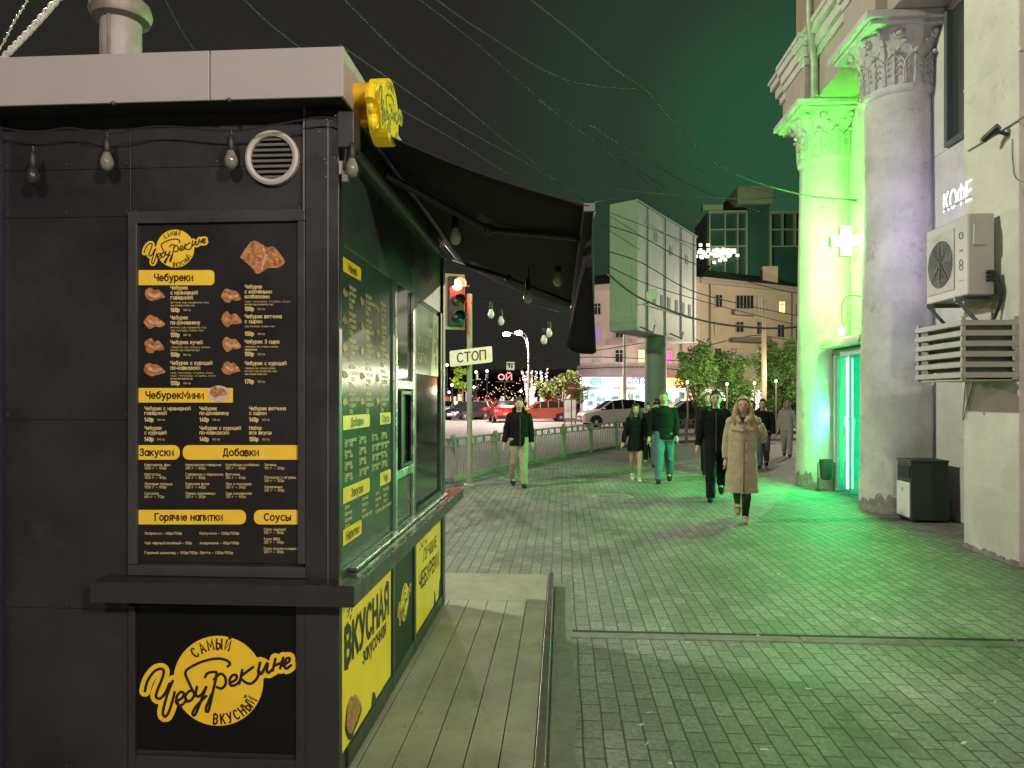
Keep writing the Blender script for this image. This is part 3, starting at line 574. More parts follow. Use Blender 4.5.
# yellow stickers under the counter
b = MB(); ya, yb_, yc, yd = YK + .02, 3.80, 4.44, 5.36
z0, z1 = .2, .845
def sticker(nm, y0, y1, m):
    b = MB(); sbox(b, y0, y1, z0 + .02, z1, .0035, .0065); return b.build(nm, m, kio)
s1 = sticker('yellow_panel', YK + .03, 3.77, YELP); s2 = sticker('emblem_panel', 3.86, 4.33, LOGOB); s3 = sticker('yellow_panel', 4.44, 5.33, YELP)
k1, p1 = MB(), MB(); f1 = lambda u, v, w: V((XK + .0065 + w, YK + .045 + u * 1.06, z0 + v))
sh = lambda f: (lambda u, v, w: f(u, v + u * .0, w))
text(k1, 'ВКУСНАЯ', f1, .03, .36, .2, .001, .03, width=.7)
text(k1, 'закусочная', f1, .28, .27, .1, .001, .01, width=.4)
for i in range(14): k1.flat(disc((random.uniform(.03, .12), random.uniform(.53, .61)), random.uniform(.004, .009), 8), f1, .001 + i * 1e-5)
pastry(k1, .14, .11, .22, .2, f1, 3, .0008); pastry(p1, .14, .125, .19, .18, f1, 3, .002); k1.flat([(.41, .022), (.5, .022), (.48, .06), (.44, .08)], f1, .001)
k1.build('lettering', INK, s1); p1.build('pastry', PASTRY, s1)
k1, k3 = MB(), MB(); f3 = lambda u, v, w: V((XK + .0065 + w, 4.44 + u, z0 + v))
text(k1, 'ЛУЧШИЕ', f3, .22, .41, .1, .001, .01, width=.5); text(k1, 'ЧЕБУРЕКИ', f3, .08, .26, .13, .001, .02, width=.72)
for i in range(16): k1.flat(disc((random.uniform(.1, .35), random.uniform(.5, .6)), random.uniform(.004, .012), 8), f3, .001 + i * 1e-5)
k1.flat([(.6, .022), (.68, .022), (.67, .09), (.63, .12)], f3, .001); k1.flat([(.8, .022), (.885, .022), (.885, .16), (.83, .12)], f3, .0012)
k1.build('lettering', INK, s3)
y2_, k2 = MB(), MB(); q2 = .44 / 1024
logo(y2_, k2, lambda u, v, w: V((XK + .0065 + w, 3.875 + u * q2, .62 + v * q2)), .001)
y2_.build('emblem', YELP, s2); k2.build('emblem_lettering', INK, s2)
b = MB()
for y in (3.78, 4.34): sbox(b, y, y + .05, .13, .85, .003, .016)
sbox(b, YK + .1, YE - .09, .13, .21, .003, .014)
b.build('base_rail', BLK2, kio, bevel=.002)
# chimney
p = onY(121, 56, 3.75)
b = MB(); pr = .1
b.lathe([(pr, 0), (pr, .8)], (p.x, p.y, 2.96), 28, cap=False)
ch = b.build('chimney', mat('chimney_zinc', (.42, .38, .36), .6, .15, var=.25, vscale=6, bump=.08, bscale=12), kio, smooth=40)
b = MB(); b.lathe([(pr + .002, .0), (pr + .04, .015), (pr + .053, .055), (pr + .04, .1), (pr + .008, .125), (pr - .02, .24), (pr - .02, .3)], (p.x, p.y, 3.62), 28); b.tube([(p.x, p.y - pr - .006, 2.98), (p.x, p.y - pr - .006, 3.62)], .008, 6)
b.build('cowl', mat('cowl_zinc', (.3, .27, .22), .5, .3, var=.35, vscale=7), ch, smooth=40)
# bracket box and cable clutter on the corner
b = MB(); b.box(XK + .02, XK + .085, YK - .075, YK + .02, 2.62, 2.76); b.tube([onY(344, 122, YK - .05), onY(346, 150, YK - .06), onY(344, 170, YK - .05)], .007, 6)
b.build('junction_box', BLK2, kio, bevel=.004)
b = MB(); pp = onY(339, 166, YK - .04); b.box(pp.x, pp.x + .022, pp.y, pp.y + .02, pp.z - .03, pp.z + .02); b.box(pp.x + .012, pp.x + .034, pp.y - .001, pp.y + .019, pp.z - .06, pp.z - .032); b.build('clip', FASC, kio)
b = MB()
for i in range(9): q_ = onY(random.uniform(318, 350), random.uniform(118, 178), YK - .03); b.ell((q_.x, YK - .026 if q_.x < XK else YK - .06, q_.z), .0045, .0045, .0045, 6, 4)
b.build('screw', mat('screw_heads', (.6, .58, .55), .3, .8), kio)
# ================================================================== emblem sign standing off the fascia
sg = thing('emblem_sign', 'yellow cut-out emblem sign standing off the white fascia at the kiosk corner', 'sign', (XK + .17, 3.05, 2.83))
SX = XK + .185; qs = .56 / 1024
fg = lambda u, v, w: V((SX + w, 2.79 + (u - 120) * qs, 2.975 + v * qs))
YS = mat('yellow_acrylic', (.85, .62, .02), .25, var=.04, emit=(1, .72, .02), es=.12)
b = MB(); b.prism(disc((535, -270), 242, 40), fg, -.07, 0)
for k in (0, 1, 11, 12, 14): 
    P = spline([V((x, -y, 0)) for x, y in LOGO[k]], 4); b.tube([fg(p.x, p.y, -.035) for p in P], .02, 8)
for k in (0, 1, 11, 12, 13, 14, 15): stroke(b, [(x, -y) for x, y in LOGO[k]], 62, fg, -.0003 * (k + 1), n=4, step=0)
b.build('face', YS, sg)
kb = MB(); yb = MB(); logo(yb, kb, fg, .0005); kb.build('lettering', mat('sign_lettering', (.12, .16, .02), .4), sg)
b = MB()
for y, z in ((2.93, 2.87), (3.12, 2.87), (3.03, 2.82)): b.lathe([(.045, 0), (.045, .1)], (XK + .055, y, z), 16, M=Matrix.Rotation(PI / 2, 3, 'Y'))
b.build('standoff', mat('standoff_orange', (.7, .4, .02), .3), sg, smooth=40)
# ================================================================== awning
aw = thing('awning', 'dark fabric folding-arm awning stretched out from the kiosk over the plank deck', 'awning', (XK, 4.2, 2.8))
A0, A1 = V((XK + .03, 3.02, 2.80)), V((XK + .03, 6.3, 2.80)); fn_ = at(589, 207, 3.02); ff_ = at(573, 309, 6.3); ff_.x = max(ff_.x, .09)
b = MB(); nu, nv = 12, 24
P = []
for j in range(nv + 1):
    t_ = j / nv; a = A0.lerp(A1, t_); c2 = fn_.lerp(ff_, t_)
    for i in range(nu + 1):
        s_ = i / nu; q_ = a.lerp(c2, s_); q_.z -= .05 * math.sin(PI * s_) * (.6 + .4 * math.sin(t_ * 9)) ; P.append(q_)
b.add(P, [(j * (nu + 1) + i, j * (nu + 1) + i + 1, (j + 1) * (nu + 1) + i + 1, (j + 1) * (nu + 1) + i) for j in range(nv) for i in range(nu)])
o = b.build('canopy', FABRIC, aw, smooth=True); md = o.modifiers.new('solid', 'SOLIDIFY'); md.thickness = .006
b = MB(); b.bar(fn_, ff_, .05, .04); b.build('front_bar', mat('awning_bar', (.07, .07, .065), .4, .6), aw, bevel=.004)
b = MB(); b.tube([A0 + V((.02, 0, .02)), A1 + V((.02, 0, .02))], .045, 12); b.build('roller', BLK2, aw, smooth=40)
# hanging front flap, wavy and bunched at the near end
b = MB(); nu, nv = 60, 8; P = []
for i in range(nu + 1):
    t_ = i / nu; c2 = fn_.lerp(ff_, t_); drop = .42 * (1 - t_) ** 2.2 + .17 + .03 * math.sin(t_ * 40); wv = (.05 * (1 - t_) + .012)
    for j in range(nv + 1):
        s_ = j / nv; P.append(c2 + V((.02 + wv * s_ * math.sin(t_ * 46 + s_ * 1.5) - .05 * s_ * (1 - t_), .06 * s_ * (1 - t_), -drop * s_)))
b.add(P, [(i * (nv + 1) + j, i * (nv + 1) + j + 1, (i + 1) * (nv + 1) + j + 1, (i + 1) * (nv + 1) + j) for i in range(nu) for j in range(nv)])
o = b.build('valance', FABRIC, aw, smooth=True); md = o.modifiers.new('solid', 'SOLIDIFY'); md.thickness = .004
for y in (3.5, 5.75):
    b = MB(); e0 = V((XK + .04, y, 2.72)); tt = (y - 3.02) / 3.28; e2 = fn_.lerp(ff_, tt) + V((-.03, 0, -.02)); e1 = e0.lerp(e2, .5) + V((.0, -.35 if y > 5 else .35, -.03))
    b.tube([e0, e1], .018, 8); b.tube([e1, e2], .016, 8); b.ell(e1, .03, .03, .03); b.build('folding_arm', mat('awning_arm', (.06, .06, .057), .45, .3), aw, smooth=40)
# ================================================================== festoon lamps
def bulb(parent, p, cord=.1, s=1.0, lit=None):
    b = MB(); b.tube([p + V((0, 0, cord)), p + V((.004, 0, .055 * s))], .004, 6); b.lathe([(.008 * s, .062 * s), (.017 * s, .05 * s), (.019 * s, .0), (.015 * s, -.012 * s)], p, 12)
    k = b.build('lamp_socket', SOCK, parent, smooth=50)
    b = MB(); b.lathe([(.014 * s, -.01 * s), (.02 * s, -.025 * s), (.03 * s, -.05 * s), (.031 * s, -.07 * s), (.024 * s, -.09 * s), (.012 * s, -.1 * s), (.002 * s, -.103 * s)], p, 14)
    b.build('glass_bulb', lit or BULBG, k, smooth=True)
DBULB = mat('dark_bulb', (.03, .028, .028), .3, var=.1)
ft = thing('festoon_lights', 'string of unlit bulbs hanging below the white fascia over the menu wall', 'string lights', (-1.5, YK - .08, 2.6), 'festoon bulb strings')
b = MB(); pts = []
for px, py in ((-60, 118), (-10, 126), (33, 132), (70, 128), (107, 134), (160, 126), (231, 131), (290, 122), (330, 118), (352, 137)): pts.append(onY(px, py, YK - .07))
b.tube(spline(pts, 4), .0035, 6); b.build('cord', CABLE, ft)
for px, py, m in ((33, 164, DBULB), (107, 150, None), (231, 148, None), (352, 156, None)): bulb(ft, onY(px, py, YK - .07), .07, .82, m)
af = thing('festoon_lights', 'string of pale unlit bulbs hanging on long cords under the dark awning', 'string lights', (-.3, 4.5, 2.4), 'festoon bulb strings')
bl = [at(455.5, 226, 4.0), at(528, 288, 5.0), at(558, 270, 4.6)]
b = MB(); b.tube(spline([at(385, 140, 3.2), at(430, 178, 3.6), at(457, 190, 4.0), at(510, 215, 4.3), at(560, 232, 4.6), at(585, 245, 4.9)], 5), .004, 6); b.build('cord', CABLE, af)
for p, c in zip(bl, (.19, .3, .2)): bulb(af, p, c, 1.0, mat('bulb_glass_pale', (.92, .9, .84), .3, var=.05))
ff = thing('festoon_lights', 'string of small round bulbs hung beyond the far end of the awning', 'string lights', at(520, 320, 9), 'festoon bulb strings')
b = MB(); b.tube(spline([at(470, 303, 9), at(500, 301, 9), at(530, 305, 9), at(560, 312, 9.4)], 4), .005, 6); b.build('cord', CABLE, ff)
for px, py in ((491, 308), (501, 315), (544, 334), (549, 327)): bulb(ff, at(px, py, 9), .05, 1.25, mat('bulb_glass_pale', (.6, .58, .5), .2))
# twisted rope of tubing at the roof's far side, and a thin drip string
rp = [at(-40, 105, 3.8), at(0, 61, 3.8), at(30, 30, 3.8), at(62, -6, 3.8), at(100, -50, 3.8)]
b = MB(); P = spline(rp, 14)
for k in (0, 1, 2): b.tube([p + V((.012 * math.cos(i * .9 + k * 2.09), 0, .012 * math.sin(i * .9 + k * 2.09))) for i, p in enumerate(P)], .009, 6)
o = b.build('garland', mat('rope_light', (.6, .57, .5), .35, var=.3, vscale=30), None, smooth=True); tag(o, 'pale twisted rope garland slanting up from the white fascia by the chimney', 'garland')
b = MB(); P = spline([at(-30, 85, 4.2), at(0, 48, 4.2), at(14, 22, 4.2), at(27, 1, 4.2), at(50, -40, 4.2)], 8); b.tube(P, .004, 6)
for i in range(0, len(P), 2): b.ell(P[i], .008, .008, .011, 6, 4)
o = b.build('light_string', mat('drip_string', (.5, .5, .47), .3)); tag(o, 'thin drip string of tiny lamps strung above the pale twisted rope garland', 'light string')
# ================================================================== building with the columns
PLAS = mat('plaster', (.76, .69, .64), .85, var=.13, vscale=1.2, bump=.25, bscale=30, dirt=((.5, .45, .4), 1.8, .58))
PLASC = mat('column_plaster', (.64, .61, .56), .8, var=.18, vscale=2.2, bump=.3, bscale=18, dirt=((.46, .42, .37), 3.2, .58))
PLAST = mat('terracotta_plaster', (.42, .3, .23), .85, var=.12, vscale=1.5)
ORN = mat('ornament_plaster', (.56, .53, .49), .8, var=.2, vscale=9, bump=.25, bscale=30)
CX, R0 = 4.95, .52
YC = (14.28, 11.26)
bd = thing('columned_building', 'pale plastered building with two giant leafy-capital columns, washed green by its pharmacy cross', 'building', (5.2, 10, 0))
XW, YP0, YP1 = 4.43, 7.51, 8.5
b = MB()
b.box(XW, 6.2, YP0, YP1, 0, 16)                                   # pier
b.box(XW + .16, 6.2, 0, YP0 - .002, 0, 16)                          # wall towards the camera
b.box(5.25, 6.2, YP1 + .002, 9.7, 0, 1.15); b.box(5.25, 6.2, YP1 + .002, 9.7, 2.45, 16)
b.box(5.25, 6.2, 9.702, 11.6, 0, 5.05); b.box(5.25, 6.2, 9.702, 11.6, 6.9, 16); b.box(5.25, 6.2, 10.46, 11.6, 5.052, 6.898)
b.box(5.25, 6.2, 11.602, 15.6, 2.75, 16)
b.box(5.26, 6.2, 13.95, 15.6, 0, 2.748)
b.build('wall', PLAS, bd, bevel=.012)
b = MB(); b.box(XW - .03, XW - .001, YP0 - .03, YP1 + .03, 0, .001); 
def ragged_plinth():
    b = MB(); n = 90; E = [(YP0 - .01 + (YP1 - YP0 + .02) * i / n, .055 + .05 * noise.noise(V((i * .09, 3, 0))) + .02 * noise.noise(V((i * .4, 7, 0)))) for i in range(n + 1)]
    b.prism([(E[0][0], 0), (E[-1][0], 0)] + E[::-1], lambda u, v, w: V((w, u, v)), XW - .009, XW - .001)
    b.build('plinth', mat('bare_concrete', (.3, .27, .24), .9, var=.35, vscale=10, bump=.5), bd)
ragged_plinth()
b = MB(); b.box(XW - .002, 6.0, YP0 - .03, YP1, 5.02, 5.06) ; b.build('string_course', PLAS, bd, bevel=.004)
# windows in the recess
b = MB(); b.box(5.19, 5.3, 9.702, 9.78, 5.052, 6.9); b.box(5.19, 5.3, 10.38, 10.459, 5.052, 6.9); b.box(5.19, 5.3, 9.78, 10.38, 5.052, 5.12)
w = b.build('window', mat('window_frame_paint', (.12, .14, .12), .5), bd, bevel=.005); b = MB(); b.box(5.27, 5.28, 9.78, 10.38, 5.12, 6.9); b.build('pane', mat('dark_pane', (.06, .065, .06), .08, var=0, spec=.8), w)
b = MB(); b.box(5.19, 5.3, 8.65, 8.71, 1.15, 2.45); b.box(5.19, 5.3, 9.64, 9.7, 1.15, 2.45); b.box(5.19, 5.3, 8.71, 9.64, 1.15, 1.2)
w = b.build('window', mat('window_frame_white', (.5, .47, .42), .5), bd, bevel=.005); b = MB(); b.box(5.27, 5.28, 8.71, 9.64, 1.2, 2.45); b.build('pane', mat('pale_blind', (.38, .35, .3), .4, var=.1), w)
b = MB(); b.box(5.02, 5.26, 8.57, 9.77, 1.11, 1.148); b.build('sill', mat('sill_metal', (.55, .5, .46), .4, .3), w, bevel=.004)
# columns
def column(y):
    k = MB(); k.lathe([(R0 + .02, 0), (R0 + .012, .35), (R0, .55), (R0 - .005, 2), (R0 - .03, 4.2), (R0 - .06, 5.98), (R0 - .03, 6.0), (R0 - .015, 6.05), (R0 - .03, 6.1)], (CX, y, 0), 64)
    c = k.build('column', PLASC, bd, smooth=40)
    k = MB(); n = 220; hh_ = lambda i: .2 + .2 * noise.noise(V((math.cos(2 * PI * i / n) * 2.2, math.sin(2 * PI * i / n) * 2.2, y))) + .09 * noise.noise(V((math.cos(2 * PI * i / n) * 9, math.sin(2 * PI * i / n) * 9, y))) + .04 * noise.noise(V((math.cos(2 * PI * i / n) * 30, math.sin(2 * PI * i / n) * 30, y)))
    for i in range(n):
        a = 2 * PI * i / n; a2 = 2 * PI * (i + 1) / n
        r = R0 + .0225; k.add([(CX + r * math.cos(q), y + r * math.sin(q), z) for q, z in ((a, 0), (a2, 0), (a2, hh_(i + 1)), (a, hh_(i)))], [(0, 1, 2, 3)])
    k.build('bare_footing', mat('bare_concrete', (.3, .27, .24), .9, var=.35, vscale=10, bump=.5), c)
    k = MB(); r = R0 - .07
    k.lathe([(r, 6.1), (r + .02, 6.3), (r + .05, 6.55), (r + .12, 6.72), (r + .2, 6.84)], (CX, y, 0), 48)
    cap = k.build('capital', ORN, c, smooth=40)
    k = MB()
    for i in range(12):                                            # two tiers of arched leaves standing off the bell
        a = 2 * PI * i / 12
        for tier, (z0, h, wd) in enumerate(((6.1, .42, .135), (6.1, .56, .12))):
            aa = a + (PI / 12 if tier else 0); rr = r + .035 - (.018 if tier else 0)
            fnl = lambda u, v, w_: V((CX + (rr + w_ + .22 * max(0, v) ** 2 * .55) * math.cos(aa + u / rr), y + (rr + w_ + .22 * max(0, v) ** 2 * .55) * math.sin(aa + u / rr), z0 + v))
            arch = [(-wd, 0), (-wd, h * .5), (-wd * .75, h * .8), (0, h), (wd * .75, h * .8), (wd, h * .5), (wd, 0)]
            k.prism([(u * .9, v) for u, v in arch], fnl, 0, .018)
            A = spline([V((u, v, 0)) for u, v in arch], 4); k.tube([fnl(p.x, p.y, .02) for p in A], .013, 6)
            if not tier:
                k.tube([fnl(0, h * t_, .025) for t_ in (0, .3, .6, .9)], .014, 6)
                for v in (.25, .45, .65):
                    for s_ in (-1, 1): k.tube([fnl(0, h * v, .022), fnl(s_ * wd * .5, h * (v + .12), .026), fnl(s_ * wd * .62, h * (v + .02), .022)], .011, 6)
            k.ell(fnl(0, h + .01, .045), .04, .04, .035, 8, 6)
    for sx, sy in ((-1, -1), (-1, 1), (1, -1), (1, 1)):                # corner volutes
        d = V((sx, sy, 0)).normalized(); P = []
        for i in range(22):
            a = i * .5; q = .085 * (1 - i / 24); P.append(V((CX, y, 6.8)) + d * (r + .2 + q * math.cos(a)) + V((0, 0, q * math.sin(a))))
        k.tube(P, .022, 6); k.tube([V((CX, y, 6.45)) + d * (r + .05), V((CX, y, 6.68)) + d * (r + .1), V((CX, y, 6.86)) + d * (r + .21)], .025, 6)
    for i in range(8):                                             # rosettes
        a = 2 * PI * i / 8 + PI / 8; p = V((CX + (r + .17) * math.cos(a), y + (r + .17) * math.sin(a), 6.77))
        k.ell(p, .055, .055, .05, 10, 6)
        k.tube([p + V((.07 * math.cos(a + PI / 2) * math.cos(t_) , .07 * math.sin(a + PI / 2) * math.cos(t_), .07 * math.sin(t_))) for t_ in [j * .52 for j in range(13)]], .012, 6)
    k.build('leaves', ORN, cap, smooth=50)
    k = MB(); h = .76
    k.box(CX - h + .08, CX + h - .08, y - h + .08, y + h - .08, 6.84, 6.9); k.box(CX - h, CX + h, y - h, y + h, 6.9, 7.0); k.build('abacus', PLASC, cap, bevel=.01)
    return c
for y in YC: column(y)
# entablature, breaking forward over each column
b = MB()
b.box(4.54, 5.248, 8.55, 15.6, 7.003, 7.7)
for y in YC: b.box(CX - .58, 5.25, y - .58, y + .58, 7.006, 7.66)
b.build('architrave', mat('architrave_plaster', (.48, .4, .35), .85, var=.12, vscale=1.5, bump=.1), bd, bevel=.01)
b = MB()
for i, (e, z0, z1) in enumerate(((.05, 7.66, 7.8), (.12, 7.803, 7.98), (.2, 7.983, 8.12), (.24, 8.123, 8.2))):
    b.box(4.54 - e, 5.24 - i * .003, 8.55, 15.6 + e, z0 + .042, z1 + .042)
    for y in YC: b.box(CX - .58 - e * .6, 5.25 - i * .004, y - .58 - e * .6, y + .58 + e * .6, z0, z1)
b.build('cornice', PLASC, bd, bevel=.012)
b = MB(); b.box(4.75, 6.2, 8.55, 15.4, 8.25, 16); b.build('upper_wall', PLAST, bd)
b = MB(); b.tube([(4.46, 13.45, 7.0), (4.46, 13.45, 7.6), (4.4, 13.38, 7.9), (4.3, 13.2, 8.2), (4.3, 13.2, 12)], .07, 12); b.build('downpipe', mat('pipe_zinc', (.4, .38, .34), .5, .4, var=.2), bd, smooth=40)
# shop door between the columns
GDOOR = mat('green_shop_light', (.1, .5, .3), .5, var=0, emit=(.01, .85, .38), es=3.6)
b = MB(); b.box(4.86, 5.245, 11.88, 12.08, 0, 2.5); b.box(4.86, 5.245, 13.55, 13.65, 0, 2.5); b.box(4.86, 5.245, 12.08, 13.55, 2.38, 2.5); b.box(4.88, 5.2, 12.95, 13.03, .02, 2.378)
dr = b.build('door', mat('door_frame_white', (.55, .6, .56), .4), bd, bevel=.006)
b = MB(); b.box(5.1, 5.13, 12.09, 13.54, .05, 2.37); b.build('lit_interior', GDOOR, dr); light('door_light', 'AREA', (4.84, 13.13, 1.3), 260, (.02, 1, .2), dr, shape='RECTANGLE', size=1.9, size_y=1.2).rotation_euler = (0, math.radians(90), 0)
b = MB(); b.box(4.9, 4.912, 13.04, 13.54, .06, 2.37); b.box(4.9, 4.912, 12.09, 12.94, .06, 2.37); b.build('door_glass', mat('door_glass', (.75, 1, .85), .05, var=0, trans=1.0), dr)
b = MB(); b.tube([(4.88, 12.99, 1.0), (4.82, 12.99, 1.0), (4.82, 12.99, 1.3), (4.88, 12.99, 1.3)], .012, 8); b.build('door_handle', STEEL, dr)
b = MB(); b.tube([(4.855, 12.99, .1), (4.855, 12.99, 2.33)], .011, 8); b.build('neon_strip', mat('neon_strip', (.8, .9, 1), .4, emit=(.6, .95, 1), es=5), dr)
b = MB(); b.prism([(4.62, 2.52), (5.24, 2.52), (5.24, 2.7), (4.66, 2.66)], lambda u, v, w: V((u, w, v)), 11.93, 13.68); b.build('door_canopy', mat('canopy_metal', (.42, .36, .3), .5, var=.1), dr, bevel=.008)
# ================================================================== things on the facade
CG = (.09, 1, .06)
t = thing('pharmacy_cross', 'blazing green pharmacy cross sign sticking out above the lit shop door', 'sign', (5.2, 12.2, 4.1))
Q = 4.16; cx_, cy_ = 4.52, 12.2
fc = lambda u, v, w: V((cx_ + u, cy_ + w, Q + v))
a1, a2 = .08, .235
cr = [(-a1, -a2), (a1, -a2), (a1, -a1), (a2, -a1), (a2, a1), (a1, a1), (a1, a2), (-a1, a2), (-a1, a1), (-a2, a1), (-a2, -a1), (-a1, -a1)]
b = MB(); b.prism(cr, fc, -.05, .05); b.bar((cx_ + a2, cy_, Q), (5.25, cy_, Q), .05, .05); b.build('casing', mat('cross_casing', (.1, .2, .1), .5), t)
ins = [(u * .9, v * .95) for u, v in cr]
b = MB(); b.prism(ins, fc, -.056, -.0505); b.prism(ins, fc, .0505, .056); b.build('lit_face', mat('cross_light', (.1, .8, .2), .5, var=0, emit=CG, es=1300), t)
b = MB(); o_ = [V(fc(u * .6, v * .72, -.062)) for u, v in cr]; b.tube(o_ + [o_[0]], .009, 6); b.build('inner_outline', mat('cross_outline', (.05, .1, .05), .5), t)
# bulb lamp on a bracket
t = thing('wall_lamp', 'bare warm bulb on a bent bracket over the green shop door', 'lamp', (4.9, 12.9, 3))
lp = at(842, 331, 12.6)
b = MB(); b.tube(spline([V((5.24, lp.y, lp.z + .55)), V((lp.x + .12, lp.y, lp.z + .6)), V((lp.x, lp.y, lp.z + .45)), V((lp.x, lp.y, lp.z + .1))], 5), .011, 6); b.lathe([(.03, .06), (.03, .12)], lp, 12); b.build('bracket', mat('bracket_metal', (.12, .13, .1), .5), t)
b = MB(); b.ell(lp, .055, .055, .07, 14, 9); b.build('lit_bulb', mat('lit_warm_bulb', (1, .85, .6), .4, emit=(1, .8, .5), es=14), t, smooth=True)
light('wall_lamp_glow', 'POINT', lp - V((0.1, .12, 0)), 12, (1, .85, .6), t, .06)
# coffee sign
t = thing('coffee_sign', 'glowing white КОФЕ letters on the wall above the air conditioner', 'sign', (XW, 7.9, 3.6))
p0, p1 = onX(942, 211, XW - .03), onX(969, 199, XW - .03)
wd = p0.y - p1.y; zb = p1.z
hh = onX(956, 188, XW).z - onX(956, 206, XW).z
ft_ = lambda u, v, w: V((XW - w, p0.y - u, zb + v))
b = MB(); text(b, 'КОФЕ', ft_, 0, 0, hh / .7, .012, -.012, width=wd); lt = b.build('lit_letters', mat('white_letters', (.9, .9, 1), .5, emit=(.9, .88, 1), es=1.5), t); md = lt.modifiers.new('depth', 'SOLIDIFY'); md.thickness = .006
b = MB(); b.bar((XW - .012, p0.y, zb + .03), (XW - .012, p1.y, zb + .03), .02, .02); b.build('letter_rail', mat('letter_side', (.6, .56, .55), .6), t)
light('coffee_sign_glow', 'AREA', (XW - .16, p0.y + .12, zb + .12), 20, (.5, .42, 1), t, shape='SQUARE', size=.25).rotation_euler = (math.radians(90), 0, 0)
# air conditioner
ACW = mat('ac_paint', (.56, .55, .5), .45, var=.06, vscale=4, dirt=((.42, .4, .36), 3, .66))
ax0, ax1, ay0, ay1, az0, az1 = 4.12, 4.38, 7.82, 8.68, 2.7, 3.53
t = thing('air_conditioner', 'white air conditioner unit with a round fan grille bracketed under the coffee letters', 'air conditioner', (4.25, 7.9, 2.7))
b = MB(); b.box(ax0, ax1, ay0, ay1, az0, az1); b.build('casing', ACW, t, bevel=.015)
fy_, fz_ = 8.36, 3.1; Mf = Matrix.Rotation(-PI / 2, 3, 'Y')
b = MB(); b.box(ax0 - .008, ax0 - .001, 8.08, 8.64, 2.79, 3.44); b.build('fan_panel', mat('ac_panel', (.5, .49, .45), .5), t, bevel=.003)
b = MB(); b.lathe([(.255, 0), (.255, .004)], (ax0 - .0085, fy_, fz_), 40, M=Mf); g = b.build('fan_grille', mat('fan_dark', (.07, .09, .075), .5), t)
b = MB()
for i in range(1, 9): r = .03 * i; b.tube([V((ax0 - .02, fy_ + r * math.cos(a), fz_ + r * math.sin(a))) for a in [j * PI / 16 for j in range(33)]], .003, 5)
for i in range(8): a = i * PI / 4; b.tube([V((ax0 - .02, fy_, fz_)), V((ax0 - .014, fy_ + .25 * math.cos(a), fz_ + .25 * math.sin(a)))], .004, 5)
b.build('guard_wires', mat('guard_wire', (.16, .18, .16), .5), g)
b = MB()
for z, r in ((3.33, .035), (3.05, .03), (3.0, .03)): b.tube([V((ax0 - .003, 7.95 + r * math.cos(a), z + r * math.sin(a))) for a in [j * PI / 8 for j in range(17)]], .004, 5)
b.box(ax0 - .003, ax0 - .0005, 7.92, 7.98, 3.165, 3.185); b.box(ax0 - .003, ax0 - .0005, 7.9, 8.0, 2.86, 2.866); b.build('badge', mat('badge_grey', (.2, .2, .19), .5), t)
b = MB(); b.box(4.16, 4.3, ay0 - .03, ay0 - .001, 3.2, 3.42); b.build('side_handle', ACW, t, bevel=.008)
b = MB()
for y in (7.95, 8.55): b.box(4.06, XW - .002, y, y + .04, az0 - .045, az0 - .002); b.bar((4.1, y + .02, az0 - .04), (XW - .02, y + .02, az0 - .4), .03, .03)
b.build('bracket', mat('ac_bracket', (.2, .2, .19), .5), t)
b = MB()
for k in range(3): b.tube(spline([V((4.3, ay0 - .005, 2.85 + .04 * k)), V((4.36, ay0 - .06, 2.84 + .03 * k)), V((4.395, ay0 - .09 + .02 * k, 2.7)), V((4.38, ay0 - .02, 2.5)), V((4.34, ay0 + .02, 2.4))], 5), .018, 8)
b.build('hose', mat('hose_black', (.02, .025, .022), .5), t, smooth=True)
# slatted cage under it
t = thing('slatted_cage', 'slatted pale metal cage boxed round the lower cooling unit on the wall', 'cage', (4.1, 7.6, 1.82))
bx0, by0, by1, bz0, bz1 = 3.9, 7.51, 8.44, 1.83, 2.45
GR = mat('cage_paint', (.46, .45, .38), .5, var=.06, vscale=4)
for x, y in ((bx0, by0), (bx0, by1 - .035), (XW - .04, by0), (XW - .04, by1 - .035)): b = MB(); b.box(x, x + .035, y, y + .035, bz0, bz1); b.build('post', GR, t, bevel=.003)
b = MB()
for i in range(6):
    z = bz0 + .02 + .102 * i
    b.box(bx0 - .012, bx0 - .001, by0 - .01, by1 + .01, z, z + .052); b.box(bx0, XW - .005, by0 - .013, by0 - .002, z, z + .052); b.box(bx0, XW - .005, by1 + .002, by1 + .013, z, z + .052)
b.build('slats', GR, t, bevel=.002)
b = MB(); b.box(bx0 + .08, XW - .005, by0 + .08, by1 - .08, bz0 + .05, bz1 - .06); b.build('cooling_unit', mat('inner_unit', (.13, .14, .12), .5, var=.4, vscale=7), t)
b = MB(); b.box(bx0 + .02, XW - .005, by0 + .04, by1 - .04, bz0 - .01, bz0 + .004); b.build('cage_floor', GR, t)
b = MB(); q_ = V((bx0 + .03, by0 + .62, bz0 - .03)); b.ell(q_, .018, .018, .022, 8, 6); b.build('drip_lamp', mat('drip_nozzle', (.7, .66, .55), .3), t)
